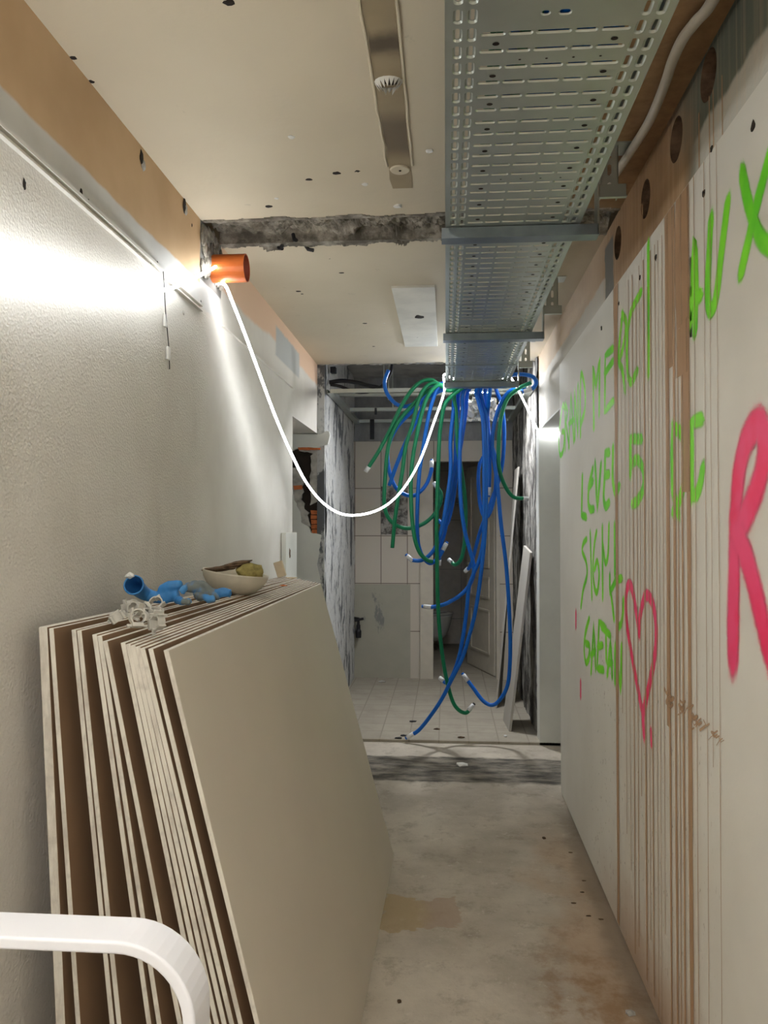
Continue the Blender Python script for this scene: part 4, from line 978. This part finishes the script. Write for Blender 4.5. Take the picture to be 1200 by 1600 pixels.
# small offcuts on the stack
def small(name, c, s_, mat, label, cat, seed=1, sc=(1, .8, .4), group=None):
    mb = MB(); lump(mb, c, s_, sc, seed, .5, 1); o = mb.build(name, mat); tag(o, label, cat, group); return o
p = aty(434, 880, 3.5); o = MB().box(p.x - .02, p.x + .02, p.y, p.y + .02, 1.23, 1.30, M=Matrix.Translation(p) @ Matrix.Rotation(-.3, 4, 'Y') @ Matrix.Translation(-p)).build('wood_offcut', M['wood'], None, auto=.002); tag(o, 'pale wooden block standing at the far end of the stack', 'offcut')
small('paper_chip', aty(455, 903, 3.0) , .016, M['wood'], 'flat pale brown chip on the far tops of the sheets', 'chip', 2, (1.5, 1, .25))
small('brick_chip', aty(442, 915, 2.8), .010, M['brick'], 'tiny red chip nearer on the sheet tops', 'chip', 3, (1.5, 1, .3))
small('plaster_crumb', pb_, .010, M['white_plastic'], 'white plaster crumb on the rim of the blue cuff', 'crumb', 4, (1.5, 1, .8))
# ================================================================== WHITE TUBE FRAME (near left)
fr = empty('tube_frame', (-.5, .8, 0)); tag(fr, 'white lacquered tube frame standing in the near left corner', 'frame')
A = .026; Bd = .0065; y_ = .80
ro = []
def arc(cx, cz, r, a0, a1, n=12): return [(cx + r * math.cos(math.radians(a0 + (a1 - a0) * k / n)), cz + r * math.sin(math.radians(a0 + (a1 - a0) * k / n))) for k in range(n + 1)]
zt = 1.043; xr = -.254; xl = -.80; R = .075
path = [(xl, .02)] + [(xl, .5)] + arc(xl + R, zt - R, R, 180, 90) + [(-.6, zt), (-.45, zt)] + arc(xr - R, zt - R, R, 90, 0) + [(xr, .5), (xr, .02)]
prof = []
for (sx, sy) in ((1, 1), (-1, 1), (-1, -1), (1, -1)):
    for k in range(5):
        a = {(1, 1): 0, (-1, 1): 90, (-1, -1): 180, (1, -1): 270}[(sx, sy)] + k * 22.5
        prof.append((sx * (Bd - .003) + .003 * math.cos(math.radians(a)), sy * (A - .003) + .003 * math.sin(math.radians(a))))
MB().tube([(x, y_, z) for x, z in path], .02, prof=prof).build('bent_tube', M['lac'], fr)
for x in (xl, xr): MB().box(x - .010, x + .010, y_ - .029, y_ + .029, .001, .03).build('foot_cap', M['black'], fr, auto=.004)
# ================================================================== FLOOR DEBRIS
def flo(name, px, py, r, mat, label, sc=(1, .8, .4), z=0.0, seed=1):
    c_ = atz(px, py, z + r * sc[2] * .7); return small(name, c_, r, mat, label, 'debris', seed, sc)
flo('plaster_chunk', 722, 1194, .032, M['white_plastic'], 'white plaster chunk on the dark mortar strip', (1.3, .8, .35))
flo('plaster_chunk', 985, 1582, .014, M['gray_mortar'], 'small pale rubble piece near the foot of the right wall', (1.2, .9, .5))
flo('dark_stone', 850, 1309, .010, M['bark'], 'small dark crumb on the bare floor near the right wall', (1, 1, .5))
flo('dark_stone', 624, 1564, .008, M['bark'], 'small dark crumb beside the foot of the front sheet', (1, 1, .5))
for k, (px, py, lab) in enumerate(((623, 1153, 'black rubble sliver at the tile edge left of the blue hose end'), (631, 1149, 'taller black sliver touching the blue hose end'), (645, 1127, 'dark chip lying on the dusty tiles above the hose end'), (720, 1152, 'dark chip on the tile edge in the middle of the step'), (683, 1139, 'small brown chip on the rear tiles'))):
    flo('dark_chip', px, py, .020, M['black'] if k < 3 else M['bark'], lab, (1.4, .7, .35), .018, k)
flo('plaster_chunk', 596, 1065, .025, M['gray_mortar'], 'grey mortar lump at the foot of the back wall', (1.5, .8, .4), .018, 3)
flo('plaster_chunk', 790, 1150, .014, M['white_plastic'], 'white crumb under the short leaning panel', (1, 1, .6), .018, 5)
for k, (px, py) in enumerate(((920, 1431), (939, 1436), (896, 1411), (912, 1376), (910, 1394), (892, 1332))):
    flo('dark_crumb', px, py, .006, M['bark'], 'tiny dark floor crumb along the right wall, ' + ('second from the front', 'frontmost and closest to the wall', 'third from the front', 'second from the back', 'fourth from the front', 'rearmost of the row')[k], (1.8, .8, .4), 0, k)['group'] = 'crumbs along the right wall'
